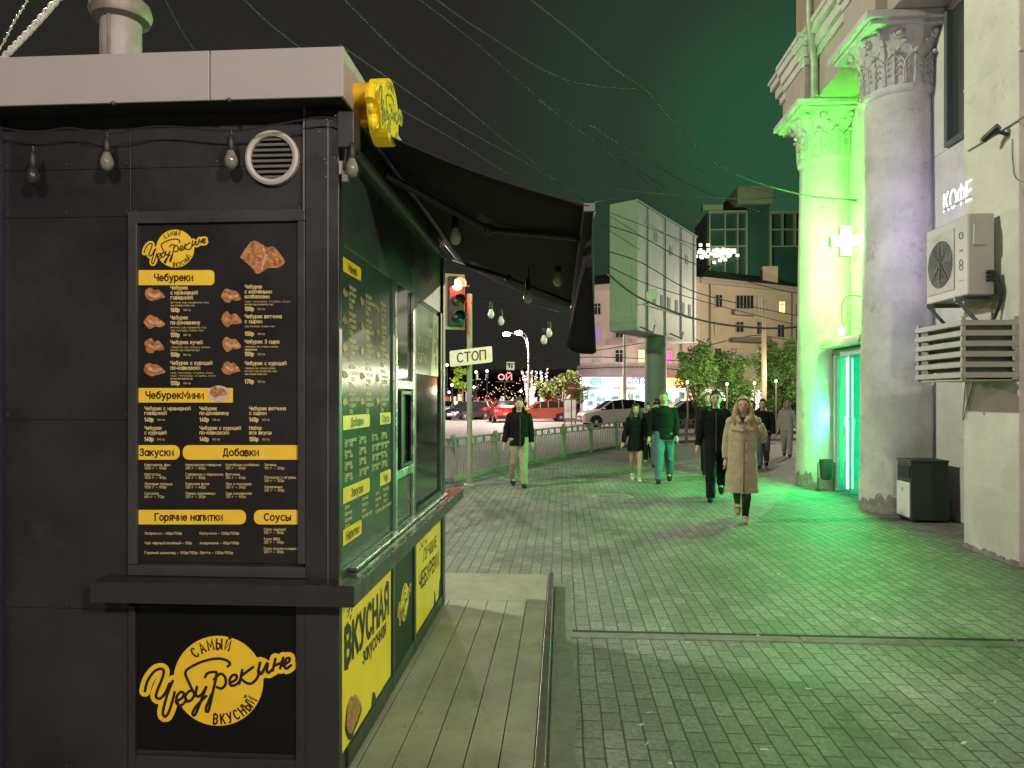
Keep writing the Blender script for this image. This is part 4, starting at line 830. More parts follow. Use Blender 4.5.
# camera
t = thing('security_camera', 'small dark security camera on an arm at the top of the pale wall', 'security camera', onX(1004, 140, XW))
c0 = onX(1009, 135, XW); c1 = at(990, 147, 7.2)
b = MB(); b.tube([c0 + V((-.005, 0, 0)), c0 + V((-.08, 0, .03)), c0 + V((-.14, .02, .03))], .02, 8); b.build('arm', mat('camera_black', (.03, .035, .033), .4), t)
h0 = c0 + V((-.13, .06, .05)); d = V((-.35, .75, -.45)).normalized()
b = MB(); b.tube([h0 - d * .08, h0 + d * .1], .035, 12); b.build('body', mat('camera_black', (.03, .035, .033), .4), t, smooth=40)
b = MB(); b.tube([h0 + d * .1005, h0 + d * .125], .028, 12); b.build('lens', mat('camera_lens', (.4, .4, .38), .1), t, smooth=40)
b = MB(); b.bar(onX(968, 151, XW - .012), onX(1060, 95, XW - .012), .012, .012)
P = [onX(1012, 139, XW - .01), onX(1013, 165, XW - .01), onX(1018, 180, XW - .01), onX(1045, 185, XW - .01)]; b.tube(spline(P, 5), .005, 6)
o = b.build('wall_cable', mat('wall_cable', (.2, .2, .18), .6)); tag(o, 'thin cable run slanting along the pale wall behind the security camera', 'cable')
b = MB(); b.tube(spline([onX(966, 378, XW - .012), onX(964, 400, XW - .012), onX(963, 420, XW - .02), onX(968, 402, XW - .012), onX(974, 382, XW - .012)], 6), .006, 6)
o = b.build('hanging_cable', mat('wall_cable', (.2, .2, .18), .6)); tag(o, 'loop of cable drooping from the slatted cage down the pale wall', 'cable')
# litter bin: dark cabinet with a white door
g = G(921, 522); t = thing('litter_bin', 'dark green litter bin with a white front door by the foot of the nearer column', 'litter bin', g)
a_ = G(900, 519); bx = a_.x; by = G(930, 523).y
b = MB(); BG = mat('bin_dark', (.018, .035, .026), .45, var=.15)
fb = lambda u, v, w: V((u, w, v))
y0_ = by; 
b.prism([(y0_, .03), (y0_ + .46, .03), (y0_ + .42, .8), (y0_ + .03, .8)], lambda u, v, w: V((w, u, v)), bx + .02, bx + .5)
b.box(bx + .01, bx + .51, y0_ + .02, y0_ + .44, .8, .825); b.build('cabinet', BG, t, bevel=.006)
b = MB(); b.box(bx + .005, bx + .019, y0_ + .045, y0_ + .42, .06, .52); b.build('door', mat('bin_white', (.82, .79, .77), .45, var=.08), t, bevel=.003)
b = MB(); b.box(bx + .008, bx + .0195, y0_ + .06, y0_ + .4, .58, .74); b.build('slot', DARK, t)
b = MB(); b.ell((bx + .003, y0_ + .25, .42), .004, .025, .03, 10, 6); b.build('bin_mark', mat('bin_mark', (.4, .38, .37), .5), t)
b = MB()
for q_ in (y0_ + .06, y0_ + .4):
    for x in (bx + .06, bx + .46): b.box(x - .02, x + .02, q_ - .02, q_ + .02, 0, .03)
b.build('feet', BG, t)
# small urn bin by the door
g = G(826, 491); t = thing('urn_bin', 'small dark urn-shaped street bin on legs beside the green-lit door', 'litter bin', g)
b = MB(); b.lathe([(.07, .2), (.1, .24), (.115, .5), (.12, .56), (.11, .56), (.1, .3)], g, 16); b.build('bucket', mat('urn_paint', (.06, .08, .06), .5, var=.2), t, smooth=40)
b = MB()
for s_ in (-1, 1): b.tube([g + V((s_ * .14, 0, 0)), g + V((s_ * .14, 0, .5)), g + V((s_ * .11, 0, .5))], .011, 6)
b.tube([g + V((-.14, -.1, .01)), g + V((-.14, .1, .01))], .011, 6); b.tube([g + V((.14, -.1, .01)), g + V((.14, .1, .01))], .011, 6); b.build('stand', mat('urn_paint', (.06, .08, .06), .5), t)
# ================================================================== railing along the kerb
FN = mat('railing_paint', (.22, .185, .175), .5, var=.2, vscale=4)
fe = thing('street_railing', 'long grey metal street railing curving along the kerb behind the walkers', 'railing', FPTS[4])
def fence():
    # resample into equal bays
    L = [0]
    for a, b in zip(FPTS, FPTS[1:]): L.append(L[-1] + (b - a).length)
    n = round(L[-1] / 2.05)
    def pt(s):
        for i in range(len(L) - 1):
            if s <= L[i + 1] + 1e-6: return FPTS[i].lerp(FPTS[i + 1], (s - L[i]) / (L[i + 1] - L[i]))
        return FPTS[-1]
    P = [pt(L[-1] * i / n) for i in range(n + 1)]
    for p in P:
        b = MB(); b.box(p.x - .055, p.x + .055, p.y - .055, p.y + .055, 0, .88); b.lathe([(.06, .88), (.062, .9), (.04, .93), (.0, .94)], p, 10); b.build('post', FN, fe, bevel=.008)
    for a, c in zip(P, P[1:]):
        b = MB(); up = V((0, 0, 1)); d = (c - a).normalized(); a2 = a + d * .056; c2 = c - d * .056
        for z, h in ((.85, .04), (.7, .025), (.1, .03)): b.bar(a2 + up * z, c2 + up * z, .035, h)
        k = 14
        for i in range(1, k):
            p = a2.lerp(c2, i / k); b.bar(p + up * .1, p + up * .7, .016, .016, up=V((0, 1, 0)))
            if i % 3 == 1: b.box(p.x - .03, p.x + .03, p.y - .012, p.y + .012, .71, .835)
        b.build('railing_panel', FN, fe)
fence()
# ================================================================== traffic light on its pole with the stop plate
tb = G(469.5, 486)
d0 = (tb - CAM).dot(FW)
t = thing('traffic_light', 'traffic light glowing red on a green-grey pole at the railing', 'traffic light', tb)
b = MB(); b.tube([tb, tb + V((0, 0, 3.6))], .05, 14); b.lathe([(.11, 0), (.11, .02), (.065, .05)], tb, 16); b.build('pole', mat('signal_pole', (.3, .3, .22), .5, var=.15, vscale=5), t, smooth=40)
hc = at(457, 301, d0 - .15); yw = Matrix.Rotation(math.radians(28), 3, 'Z')
def hl(x, y, z): return hc + yw @ V((x, y, z))
b = MB(); M4 = Matrix.Translation(hc) @ yw.to_4x4()
b.box(-.15, .15, .0, .12, -.46, .46, M=M4); b.build('housing', mat('signal_housing', (.03, .03, .03), .5), t, bevel=.02)
b = MB(); b.box(-.2, .2, .125, .14, -.52, .52, M=M4); b.build('backboard', mat('backboard', (.4, .36, .17), .4, var=.1), t)
for k, (z, c) in enumerate(((.3, (1, .06, .03)), (0, (.3, .17, .02)), (-.3, (.02, .2, .1)))):
    b = MB(); b.lathe([(.1, 0), (.09, .03), (.05, .045), (.001, .05)], hl(0, -.002, z), 20, M=yw @ Matrix.Rotation(PI / 2, 3, 'X'))
    b.build('signal_lens', mat('lens_red', c, .3, emit=(1, .14, .07), es=50) if k == 0 else mat('lens_off_%s' % 'amber green'.split()[k - 1], tuple(q * .25 for q in c), .2), t, smooth=40)
    b = MB(); nn = 14
    for i in range(nn):
        a0, a1_ = [math.radians(-20 + 220 * j / nn) for j in (i, i + 1)]
        b.add([hl(.115 * math.cos(a), y_, z + .115 * math.sin(a)) for a, y_ in ((a0, -.001), (a1_, -.001), (a1_, -.19), (a0, -.19))], [(0, 1, 2, 3)])
    o = b.build('visor', mat('visor_black', (.05, .045, .04), .4), t); md = o.modifiers.new('s', 'SOLIDIFY'); md.thickness = .006
rl = light('signal_glow', 'POINT', hl(0, -.3, .3), 60, (1, .08, .04), t, .08)
b = MB(); b.tube([hl(0, .14, .3), V((tb.x, tb.y, hl(0, 0, .3).z))], .02, 8); b.tube([hl(0, .14, -.3), V((tb.x, tb.y, hl(0, 0, -.3).z))], .02, 8); b.build('bracket', mat('signal_pole', (.3, .3, .22), .5), t)
# stop plate
t = thing('stop_plate', 'cream plate reading СТОП clamped to the traffic light pole', 'sign', V((tb.x, tb.y - .06, 2.2)))
q = [at(449.5, 351, d0 - .1), at(492, 346, d0 - .1), at(493, 361.5, d0 - .1), at(450, 367, d0 - .1)]
e1 = (q[1] - q[0]); e2 = q[0] - q[3]; nrm = e1.cross(e2).normalized()
if nrm.y > 0: nrm = -nrm
ax, ay = e1.length, e2.length
fpz = lambda u, v, w: q[3] + e1 * (u / ax) + e2 * (v / ay) + nrm * w
b = MB(); b.prism(rrect(0, 0, ax, ay, .03, '1111'), fpz, -.006, 0); b.build('plate', mat('plate_white', (.85, .8, .62), .35), t)
b = MB(); text(b, 'СТОП', fpz, ax * .51, ay * .24, ay * .78, .002, .004, 'C', width=ax * .66); b.build('lettering', INK, t)
b = MB(); b.bar(fpz(ax * .45, ay * .5, -.02), V((tb.x, tb.y, fpz(ax * .45, ay * .5, 0).z)), .06, .05); b.build('clamp', STEEL, t)
# ================================================================== billboard
GB = mat('billboard_panel', (.45, .48, .46), .55, var=.12, vscale=.8, bump=.05, bscale=3, dirt=((.24, .27, .25), .9, .62))
GB2 = mat('billboard_side', (.4, .43, .35), .6, var=.12, vscale=.8)
dp = 28.5; pb_ = at(655.5, 443, dp); pb_.z = 0
t = thing('billboard', 'big grey boxy billboard seen from behind on one thick round post', 'billboard', pb_)
b = MB(); b.lathe([(.42, 0), (.42, 6)], pb_, 28); b.build('post', mat('billboard_post', (.3, .32, .31), .6, var=.15, vscale=1.5), t, smooth=40)
cn = at(636, 330, 25.6); zt = at(636, 199, 25.6).z; zb = cn.z
cf = at(696.5, 330, 31.5); cl = at(609.5, 330, 26.3)
cn, cf, cl = [V((p.x, p.y, 0)) for p in (cn, cf, cl)]
cc = cl + (cf - cn)
b = MB(); vs = [p + V((0, 0, z)) for z in (zb, zt) for p in (cn, cf, cc, cl)]
b.add(vs, [(0, 3, 2, 1), (4, 5, 6, 7), (0, 1, 5, 4), (1, 2, 6, 5), (2, 3, 7, 6), (3, 0, 4, 7)], 0); b.m[-1] = 1
b.build('box', [GB, GB2], t, bevel=.03)
ub = (cf - cn); nb = V((ub.y, -ub.x, 0)).normalized()
if nb.y > 0: nb = -nb
fb_ = lambda u, v, w: cn + ub * u + V((0, 0, zb + (zt - zb) * v)) + nb * w
b = MB()
for u in (.004, .16, .43, .7, .94): b.prism([(u, .0), (u + .006, .0), (u + .006, 1), (u, 1)], fb_, .002, .03)
b.prism([(.12, .855), (.97, .855), (.97, .865), (.12, .865)], fb_, .002, .03); b.prism([(.12, .21), (.97, .21), (.97, .22), (.12, .22)], fb_, .002, .028); b.prism([(0, .985), (1, .985), (1, .999), (0, .999)], fb_, .002, .06)
b.build('seams', mat('billboard_seam', (.36, .39, .37), .6), t)
b = MB()
for u in (.24, .36, .47, .6, .72, .84): b.prism([(u, .235), (u + .045, .235), (u + .045, .335), (u, .335)], fb_, .002, .012)
for u, h in ((.26, .8), (.5, .75), (.78, .74)): b.prism([(u, h - .05), (u + .05, h - .05), (u + .05, h + .03), (u, h + .03)], fb_, .002, .012)
b.build('slots', mat('billboard_slot', (.27, .3, .28), .7), t)
us = (cl - cn); b = MB(); fsd = lambda u, v, w: cn + us * u + V((0, 0, zb + (zt - zb) * v)) + V((us.y, -us.x, 0)).normalized() * (w if (V((us.y, -us.x, 0)).y < 0) else -w)
b.prism([(.15, .1), (.6, .1), (.6, .5), (.15, .5)], fsd, .002, .03); b.prism([(0, .06), (1, .06), (1, .075), (0, .075)], fsd, .002, .03); b.build('side_hatch', GB2, t)
b = MB(); dc = fb_(.06, .27, .45); b.lathe([(.02, -.04), (.12, -.02), (.18, .02), (.22, .06)], dc, 24, M=Matrix.Rotation(math.radians(70), 3, 'X') @ Matrix.Rotation(math.radians(-20), 3, 'Y'))
b.tube([fb_(.06, .2, .02), dc], .03, 6); b.build('floodlight_dish', mat('dish_white', (.8, .8, .74), .5), t, smooth=40)
b = MB()
for u in (.05, .5, .98): b.tube([fb_(u, .03, .02), fb_(u, -.02, .5), fb_(u, .04, .55)], .03, 6)
b.build('lamp_arm', mat('lamp_arm', (.1, .12, .1), .5), t)
# ================================================================== street lamps (the far twin, those known by their light, and unseen ones added as fill)
PM = mat('lamp_post_paint', (.16, .15, .12), .5, var=.15)
LH = mat('street_lamp_lit', (1, .95, .8), .4, emit=(1, .92, .7), es=70)
def street_lamp(label, base, h, arms, energy, col, r=.09, lit=LH, ls=.15):
    t = thing('street_lamp', label, 'street lamp', base, 'tall street lamps')
    b = MB(); b.tube([base, base + V((0, 0, h))], [r, r * .6], 12); b.build('post', PM, t, smooth=40)
    for dx, dy, dz in arms:
        e = base + V((dx, dy, h + dz)); b = MB(); b.tube(spline([base + V((0, 0, h - .02)), base + V((dx * .25, dy * .25, h + dz * .75)), e], 6), r * .5, 8); b.build('arm', PM, t, smooth=40)
        u = V((dx, dy, 0)).normalized()
        b = MB(); b.ell(e + u * .3, .35, .16, .08, 14, 8, M=Matrix.Rotation(math.atan2(u.y, u.x), 3, 'Z')); b.build('lamp_head', mat('lamp_head', (.3, .3, .3), .4), t, smooth=True)
        b = MB(); b.ell(e + u * .3 + V((0, 0, -.1)), .32, .24, .18, 12, 7, M=Matrix.Rotation(math.atan2(u.y, u.x), 3, 'Z')); b.build('lit_glass', lit, t, smooth=True)
        light('street_light', 'SPOT', e + u * .3 + V((0, 0, -.42)), energy, col, t, ls, spot_size=2.95, spot_blend=.35) if len(arms) > 1 else light('street_light', 'POINT', e + u * .3 + V((0, 0, -.5)), energy, col, t, ls)
    return t
pl = at(528.5, 405, 56); pl.z = -.12
street_lamp('tall street lamp with two glaring heads beyond the railing', pl, at(0, 352, 56).z + .12, [(-.5, -.5, 1.5), (-1.4, .4, 1.5)], 5500, (1, .86, .76))
street_lamp('street lamp standing behind the viewer on the brick pavement', V((-2, -9, 0)), 7.6, [(1.6, .5, .5)], 2100, (1, .84, .78), ls=.25)
street_lamp('street lamp across the road beyond the kiosk', V((-9.5, 9, -.12)), 9.2, [(1.5, -.2, .5)], 4200, (.86, 1, .72), ls=.25)
pr_ = at(612, 405, 53)
street_lamp('street lamp standing on the far road near the white car', V((-14, 47, -.12)), 8, [(1.5, .1, .5)], 12000, (1, .8, .77))
street_lamp('unseen lamp added beyond the columned building to light the cream facade', V((22, 52, -.12)), 8.5, [(-1.2, .1, .5)], 12000, (1, .88, .62))  # added lamp, hidden behind the columns, brightens the cream facade
street_lamp('unseen lamp added just past the columned building to light the billboard', V((17, 31, 0)), 8.5, [(-1.2, .1, .5)], 1200, (.9, 1, .78))  # added lamp, kept out of view, so the billboard front gets light
street_lamp('street lamp behind the viewer at the corner of the columned building', V((8.5, -7, 0)), 6.6, [(-1.2, .3, .5)], 4000, (1, .9, .76), ls=.3)
# plain poles
for px, dd, y0, r, lab, m in ((624.5, 46, 330, .14, 'white round pole rising behind the parked white car', (.6, .58, .52)), (764, 33, 300, .13, 'brown wooden utility pole among the bushy trees', (.42, .32, .22))):
    p = at(px, 400, dd); p.z = -.12; b = MB(); b.tube([p, V((p.x, p.y, at(px, y0, dd).z))], [r, r * .75], 12)
    tag(b.build('utility_pole', mat('pole_%d' % px, m, .7, var=.2, vscale=3), smooth=40), lab, 'pole')
# ================================================================== apartment house, tower
PINK = mat('pink_facade', (.62, .47, .43), .85, var=.08, vscale=.5, bump=.1, bscale=4, dirt=((.53, .4, .36), .35, .6))
CRM = mat('cream_facade', (.62, .53, .38), .85, var=.08, vscale=.5, bump=.1, bscale=4, dirt=((.53, .45, .33), .35, .6))
WF = mat('window_white_frame', (.5, .48, .42), .6)
WD = mat('window_dark_pane', (.03, .035, .04), .1, var=0, spec=.8)
def wlit(n, c, s): return mat('window_lit_' + n, c, .5, var=.3, vscale=2, emit=c, es=s)
dL, dC, dR = 78, 72, 80
cL, cC, cR = at(580, 398, dL), at(700, 398, dC), at(812, 398, dR)
cL.z = cC.z = cR.z = -.12
ap = thing('apartment_house', 'four-storey pink and cream apartment house with lit shopfronts across the road', 'building', (cC.x, cC.y, 0))
zr = at(700, 280, dC).z
def wing(a, c, zt, m, nm):
    u = (c - a); n = V((u.y, -u.x, 0)).normalized(); n = n if n.y < 0 else -n
    b = MB(); k = -n * 10
    vs = [a, c, c + k, a + k]; vs = vs + [p + V((0, 0, zt + .12)) for p in vs]
    b.add(vs, [(0, 1, 5, 4), (1, 2, 6, 5), (2, 3, 7, 6), (3, 0, 4, 7), (4, 5, 6, 7)]); o = b.build(nm, m, ap)
    b = MB(); h = lambda p, z, w: V((p.x, p.y, z)) + n * w
    for z0, z1, w in ((zt - .3, zt + .02, .25), (zt + .02, zt + .25, .45)):
        b.add([h(a, z0, -1), h(c, z0, -1), h(c, z0, w), h(a, z0, w), h(a, z1, -1), h(c, z1, -1), h(c, z1, w), h(a, z1, w)], [(0, 1, 2, 3), (4, 5, 6, 7), (3, 2, 6, 7), (0, 3, 7, 4), (1, 2, 6, 5)])
    b.build('cornice', mat('house_cornice', (.46, .42, .36), .8), ap)
    b = MB(); b.add([h(a, zt + .25, .5), h(c, zt + .25, .5), h(c, zt + 2.2, -5), h(a, zt + 2.2, -5)], [(0, 1, 2, 3)]); b.build('roof', mat('house_roof', (.06, .07, .06), .7), ap)
    return lambda px, py, w: (lambda r: CAM + r * ((a - CAM + n * w).dot(n) / r.dot(n)))(ray(px, py))
wl = wing(cL, cC, zr, PINK, 'facade'); wr = wing(cC + V((.02, 0, 0)), cR, zr, CRM, 'facade')
def win(fw, x0, y0, x1, y1, pane=WD, mull=1):
    f = MB()
    def fr(a0, b0, a1, b1, w0, w1, mb):
        P = [fw(a0, b0, w0), fw(a1, b0, w0), fw(a1, b1, w0), fw(a0, b1, w0)]; Q_ = [fw(a0, b0, w1), fw(a1, b0, w1), fw(a1, b1, w1), fw(a0, b1, w1)]
        mb.add(P + Q_, [(0, 1, 2, 3), (4, 5, 6, 7), (0, 1, 5, 4), (1, 2, 6, 5), (2, 3, 7, 6), (3, 0, 4, 7)])
    e = .9
    fr(x0 - e, y0 - e, x0, y1 + e, .01, .14, f); fr(x1, y0 - e, x1 + e, y1 + e, .01, .14, f); fr(x0, y0 - e, x1, y0, .01, .14, f); fr(x0 - 1, y1, x1 + 1, y1 + 1.1, .01, .2, f)
    for i in range(mull): xm = x0 + (x1 - x0) * (i + 1) / (mull + 1); fr(xm - .28, y0, xm + .28, y1, .03, .12, f)
    if mull < 3: fr(x0, y0 + (y1 - y0) * .3 - .25, x1, y0 + (y1 - y0) * .3 + .25, .03, .11, f)
    o = f.build('window', WF, ap); g = MB(); g.add([fw(x0, y0, .02), fw(x1, y0, .02), fw(x1, y1, .02), fw(x0, y1, .02)], [(0, 1, 2, 3)]); g.build('pane', pane, o)
PUR, WAR, MAG = wlit('purple', (.35, .2, .7), .5), wlit('warm', (1, .75, .35), 1.1), wlit('magenta', (.9, .1, .5), .9); DIM = wlit('dim', (.45, .36, .25), .35)
for x, y, w, h, p, k in ((597.5, 309, 6, 11, WD, 1), (597, 333, 6, 12, PUR, 1), (619.5, 333, 7, 9, WD, 1), (597, 357, 6, 11, DIM, 1), (619.5, 356, 8, 12, WD, 1), (642, 356, 7, 12, WAR, 1), (668, 357, 7, 11, MAG, 1), (642, 333, 7, 10, WD, 1), (668, 333, 7, 10, WD, 1), (642, 308, 7, 11, WD, 1), (668, 306, 7, 11, WD, 1)):
    win(wl, x - w / 2, y - h / 2, x + w / 2, y + h / 2, p, k)
for x, y, w, h, p, k in ((719, 301, 6, 12, WD, 1), (745, 302, 17, 13, WD, 4), (760.5, 304, 5, 14, DIM, 1), (782, 307, 6, 11, WAR, 1), (798.5, 310, 4, 12, WD, 1), (718.5, 328, 6, 12, DIM, 1), (740, 327, 7, 10, WD, 1), (760, 328, 5, 12, WD, 1), (781, 331, 6, 12, WD, 1), (798, 335, 4, 12, WD, 1),
                        (718, 354, 6, 11, WD, 1), (740, 354, 7, 10, DIM, 1), (693, 354, 8, 8, WD, 1), (781, 356, 6, 12, WD, 1), (798, 358, 4, 12, WD, 1)):
    win(wr if x > 700 else wl, x - w / 2, y - h / 2, x + w / 2, y + h / 2, p, k)
def balc(fw, x0, y0, x1, y1, m=WF):
    b = MB(); P = [fw(x0, y0, w) for w in (.0, 1.0)] + [fw(x1, y0, w) for w in (0, 1.0)]; z = fw(x0, y1, 0).z
    vs = P + [V((p.x, p.y, z)) for p in P]; b.add(vs, [(0, 1, 3, 2), (4, 5, 7, 6), (0, 1, 5, 4), (1, 3, 7, 5), (2, 3, 7, 6)]); b.build('balcony', m, ap)
balc(wr, 735, 309.5, 754, 315.5, mat('balcony_cream', (.45, .42, .34), .8)); balc(wr, 733, 337, 772, 342, mat('balcony_dark', (.2, .2, .16), .8)); balc(wl, 606, 339, 632, 345, mat('balcony_pink', (.42, .32, .3), .8))
for fw, x, y0, y1 in ((wr, 710, 282, 376), (wr, 792, 292, 376), (wl, 681, 342, 376)): b = MB(); b.tube([fw(x, y0, .15), fw(x, y1, .15)], .09, 8); b.build('drainpipe', mat('drain_dark', (.14, .15, .12), .6), ap)
# shopfronts
def panel(nm, fw, x0, y0, x1, y1, w, m, th=.15):
    b = MB(); P = [fw(x0, y0, w), fw(x1, y0, w), fw(x1, y1, w), fw(x0, y1, w)]; Q_ = [fw(x0, y0, w + th), fw(x1, y0, w + th), fw(x1, y1, w + th), fw(x0, y1, w + th)]
    b.add(P + Q_, [(0, 1, 2, 3), (4, 5, 6, 7), (0, 1, 5, 4), (1, 2, 6, 5), (2, 3, 7, 6), (3, 0, 4, 7)]); return b.build(nm, m, ap)
SIGNW = mat('lit_sign_white', (.9, .95, .95), .5, emit=(.82, 1, .97), es=1.7); SIGNB = mat('lit_sign_pale', (.9, .9, .95), .5, emit=(.95, .92, .95), es=1.3)
SHOP = mat('shop_interior_white', (.8, .85, .85), .5, var=.6, vscale=.9, emit=(.8, 1, .97), es=1.25); SHOPW = mat('shop_interior_warm', (.9, .8, .6), .5, var=.6, vscale=.9, emit=(1, .86, .68), es=1.35)
TEAL = mat('teal_letters', (.05, .6, .6), .5, emit=(.03, .72, .7), es=.9); BLUE = mat('blue_letters', (.06, .1, .5), .5, emit=(.1, .2, .9), es=.5); AMB = mat('amber_sign', (1, .5, .15), .5, emit=(1, .5, .18), es=1.1)
panel('shop_band', wl, 577, 366, 699, 376.5, .05, mat('shop_band', (.24, .17, .17), .7))
s_ = panel('shop_sign', wl, 575, 377.5, 622, 386, .25, SIGNW)
k = MB(); P0 = wl(590, 385, .45); P1 = wl(604, 385, .45); e = (P1 - P0).normalized(); text(k, 'АПТЕКА', lambda u, v, w: P0 + e * u + V((0, 0, v)), 0, 0, .95, 0, .02, width=(P1 - P0).length); k.build('lettering', TEAL, s_)
s_ = panel('shop_sign', wl, 627, 378, 647, 385, .25, SIGNB)
k = MB(); P0 = wl(628, 384.2, .45); P1 = wl(646, 384.2, .45); e = (P1 - P0).normalized(); text(k, 'АЛЛЕЯ', lambda u, v, w: P0 + e * u + V((0, 0, v)), 0, 0, .85, 0, .02, width=(P1 - P0).length); k.build('lettering', BLUE, s_)
panel('shop_sign', wl, 662, 378, 690, 385, .25, AMB)
panel('shop_window', wl, 583, 389, 618, 413, .02, SHOP); panel('shop_window', wl, 626, 387, 646, 413, .02, SHOPW); panel('shop_window', wl, 664, 388, 686, 402, .02, SHOPW); panel('shop_window', wr, 752, 389, 766, 410, .02, SHOPW); panel('shop_window', wr, 705, 388, 728, 408, .02, SHOPW); panel('shop_window', wr, 776, 390, 808, 412, .02, mat('shop_dim', (.2, .18, .14), .5, var=.6, vscale=.9, emit=(.4, .36, .26), es=.4))
b = MB()
for x in (588, 600, 612, 633, 640): a_ = wl(x, 388, .2); c_ = wl(x, 413, .2); b.bar(a_, c_, .12, .12)
for x0, x1 in ((583, 618), (626, 646)): b.bar(wl(x0, 388.5, .2), wl(x1, 388.5, .2), .15, .3)
b.build('shop_mullions', mat('mullion', (.2, .25, .25), .5), ap)
b = MB(); rr_ = random.Random(4)
for i in range(40):
    x = rr_.choice([rr_.uniform(586, 616), rr_.uniform(627, 645), rr_.uniform(666, 685)]); y = rr_.uniform(394, 411); a_ = wl(x, y, .23); b.box(a_.x - .22, a_.x + .22, a_.y - .05, a_.y, a_.z - .2, a_.z + .25)
b.build('shop_stock', mat('shop_stock', (.12, .2, .25), .6, var=.9, vscale=1.5), ap)
for x, c in ((600, (.8, 1, .97)), (640, (1, .9, .75)), (676, (1, .75, .45))):
    p = wl(x, 390, 1.6); light('shopfront_glow', 'POINT', p, 350, c, ap, .6)
b = MB(); p = wr(769, 274, -2); b.box(p.x - .8, p.x + .8, p.y - .5, p.y + .5, zr, zr + 2.6); b.build('roof_stack', CRM, ap)
# tower of glass bays
TW = mat('tower_frame', (.3, .28, .17), .7, var=.15, vscale=.3); TG = mat('tower_glass', (.04, .085, .06), .12, var=.3, vscale=.12, spec=.8)
dT = 150; tp = at(755, 398, dT)
tw = thing('glass_tower', 'dark glass tower block with pale frames rising behind the apartment house', 'building', V((tp.x, tp.y, 0)))
yT = tp.y
def tq(px, py, dy=0): return onY(px, py, yT + dy)
def tb_(nm, x0, y0, x1, y1, d0, d1, m):
    a = onY(x0, y0, yT); c_ = onY(x1, y1, yT); b = MB(); b.box(a.x, c_.x, yT + d0, yT + d1, c_.z, a.z); return b.build(nm, m, tw)
tb_('glass_bay', 708, 211, 747, 330, 1, 15, TG); tb_('glass_bay', 770, 212, 812, 330, 1, 15, TG); tb_('core', 747.2, 203, 769.8, 330, .5, 15, mat('tower_core', (.045, .095, .07), .35, var=.2, vscale=.2))
tb_('crown', 737, 187, 772, 204, -.5, 14, TW); 
b = MB()
def tf(x0, y0, x1, y1, d=-.2): a = onY(x0, y0, yT); c_ = onY(x1, y1, yT); b.box(a.x, c_.x, yT + d, yT + .9, c_.z, a.z)
for x, w in ((709.5, 1.6), (725, 1.2), (737.5, 1.4), (746.5, 2), (770.5, 2), (782.5, 1.2), (795, 1.4), (808, 1.5)): tf(x - w / 2, 211, x + w / 2, 330 if x < 775 else 246, -.3)
tf(708, 211, 747, 212.6); tf(770, 211.5, 812, 213); tf(702, 206, 722, 211, -1)
for y in (229, 246): tf(709, y, 747, y + .7); tf(770, y, 812, y + .7)
b.build('frame', TW, tw)
b = MB(); rr_ = random.Random(8); 
for i in range(46):
    x = rr_.gauss(716, 11); y = 250 + rr_.gauss(2.5, 3.2); a = onY(x, y, yT - 1.2); b.box(a.x - .35, a.x + .35, a.y - .1, a.y, a.z - .3, a.z + .3)
a = onY(712, 247.5, yT - 1.5); c_ = onY(736, 255, yT - 1.5); b.box(a.x, c_.x, yT - 1.6, yT - 1.4, c_.z + .3, a.z - .3)
b.build('lit_sign', mat('tower_sign', (1, 1, .9), .5, emit=(1, .97, .75), es=1.0), tw)
light('tower_fill_light', 'POINT', tq(722, 252, -26), 15000, (.6, 1, .65), tw, 1.5)  # added greenish fill that brightens the tower, not light of its sign
# ================================================================== overhead wires
WM = mat('overhead_wire', (.09, .087, .08), .95, var=.2, spec=.05)
WB = mat('overhead_wire_dark', (.06, .06, .055), .5)
def wire(pts, d0, d1, r=.012, lab='thin overhead wire crossing the night sky', m=WM, grp='overhead wires'):
    n = len(pts) - 1; P = [at(x, y, d0 + (d1 - d0) * i / n) for i, (x, y) in enumerate(pts)]
    b = MB(); b.tube(spline(P, 6), r * 1.3, 6); tag(b.build('overhead_wire', m, smooth=True), lab, 'wire', grp)
wire([(395, -40), (437, 0), (494, 39), (552, 74), (597, 86), (640, 89)], 9, 16, .008)
wire([(495, -30), (531, 0), (580, 39), (613, 68), (646, 90), (667, 115), (703, 152), (740, 176), (804, 195), (858, 200)], 9, 13, .009)
wire([(330, -15), (400, 55), (445, 90), (498, 135), (539, 166), (585, 201), (660, 232), (740, 262)], 8, 26, .008)
wire([(340, 45), (400, 86), (461, 127), (535, 168), (589, 203), (640, 235)], 8, 24, .007)
wire([(340, 70), (400, 109), (453, 139), (506, 172), (560, 200), (640, 250)], 8, 24, .007)
wire([(402, -10), (420, 0), (478, 45), (539, 98), (572, 119), (613, 152), (666, 189)], 10, 24, .007)
wire([(539, 100), (605, 150), (662, 193), (700, 222)], 16, 30, .01)
wire([(590, 125), (646, 160), (703, 191), (760, 212)], 16, 30, .01)
wire([(590, 186), (640, 192), (740, 199), (804, 195), (856, 201)], 22, 13, .01)
wire([(560, 90), (640, 140), (700, 170), (760, 190), (810, 196)], 26, 14, .008)
wire([(595, 222), (640, 236), (690, 262), (760, 285), (810, 296)], 22, 30, .012)
wire([(595, 248), (640, 262), (690, 290), (750, 306), (810, 318)], 22, 30, .012)
wire([(600, 262), (650, 285), (720, 306), (800, 326)], 22, 30, .01)
wire([(608, 274), (640, 298), (700, 320), (760, 328), (806, 326), (830, 320)], 22, 18, .022, 'thick dark cable sagging across the billboard and the cream facade', WB, None)
wire([(455, 363), (500, 366), (540, 361), (600, 357), (700, 362)], 40, 44, .02, 'pale span wire strung low over the far road')
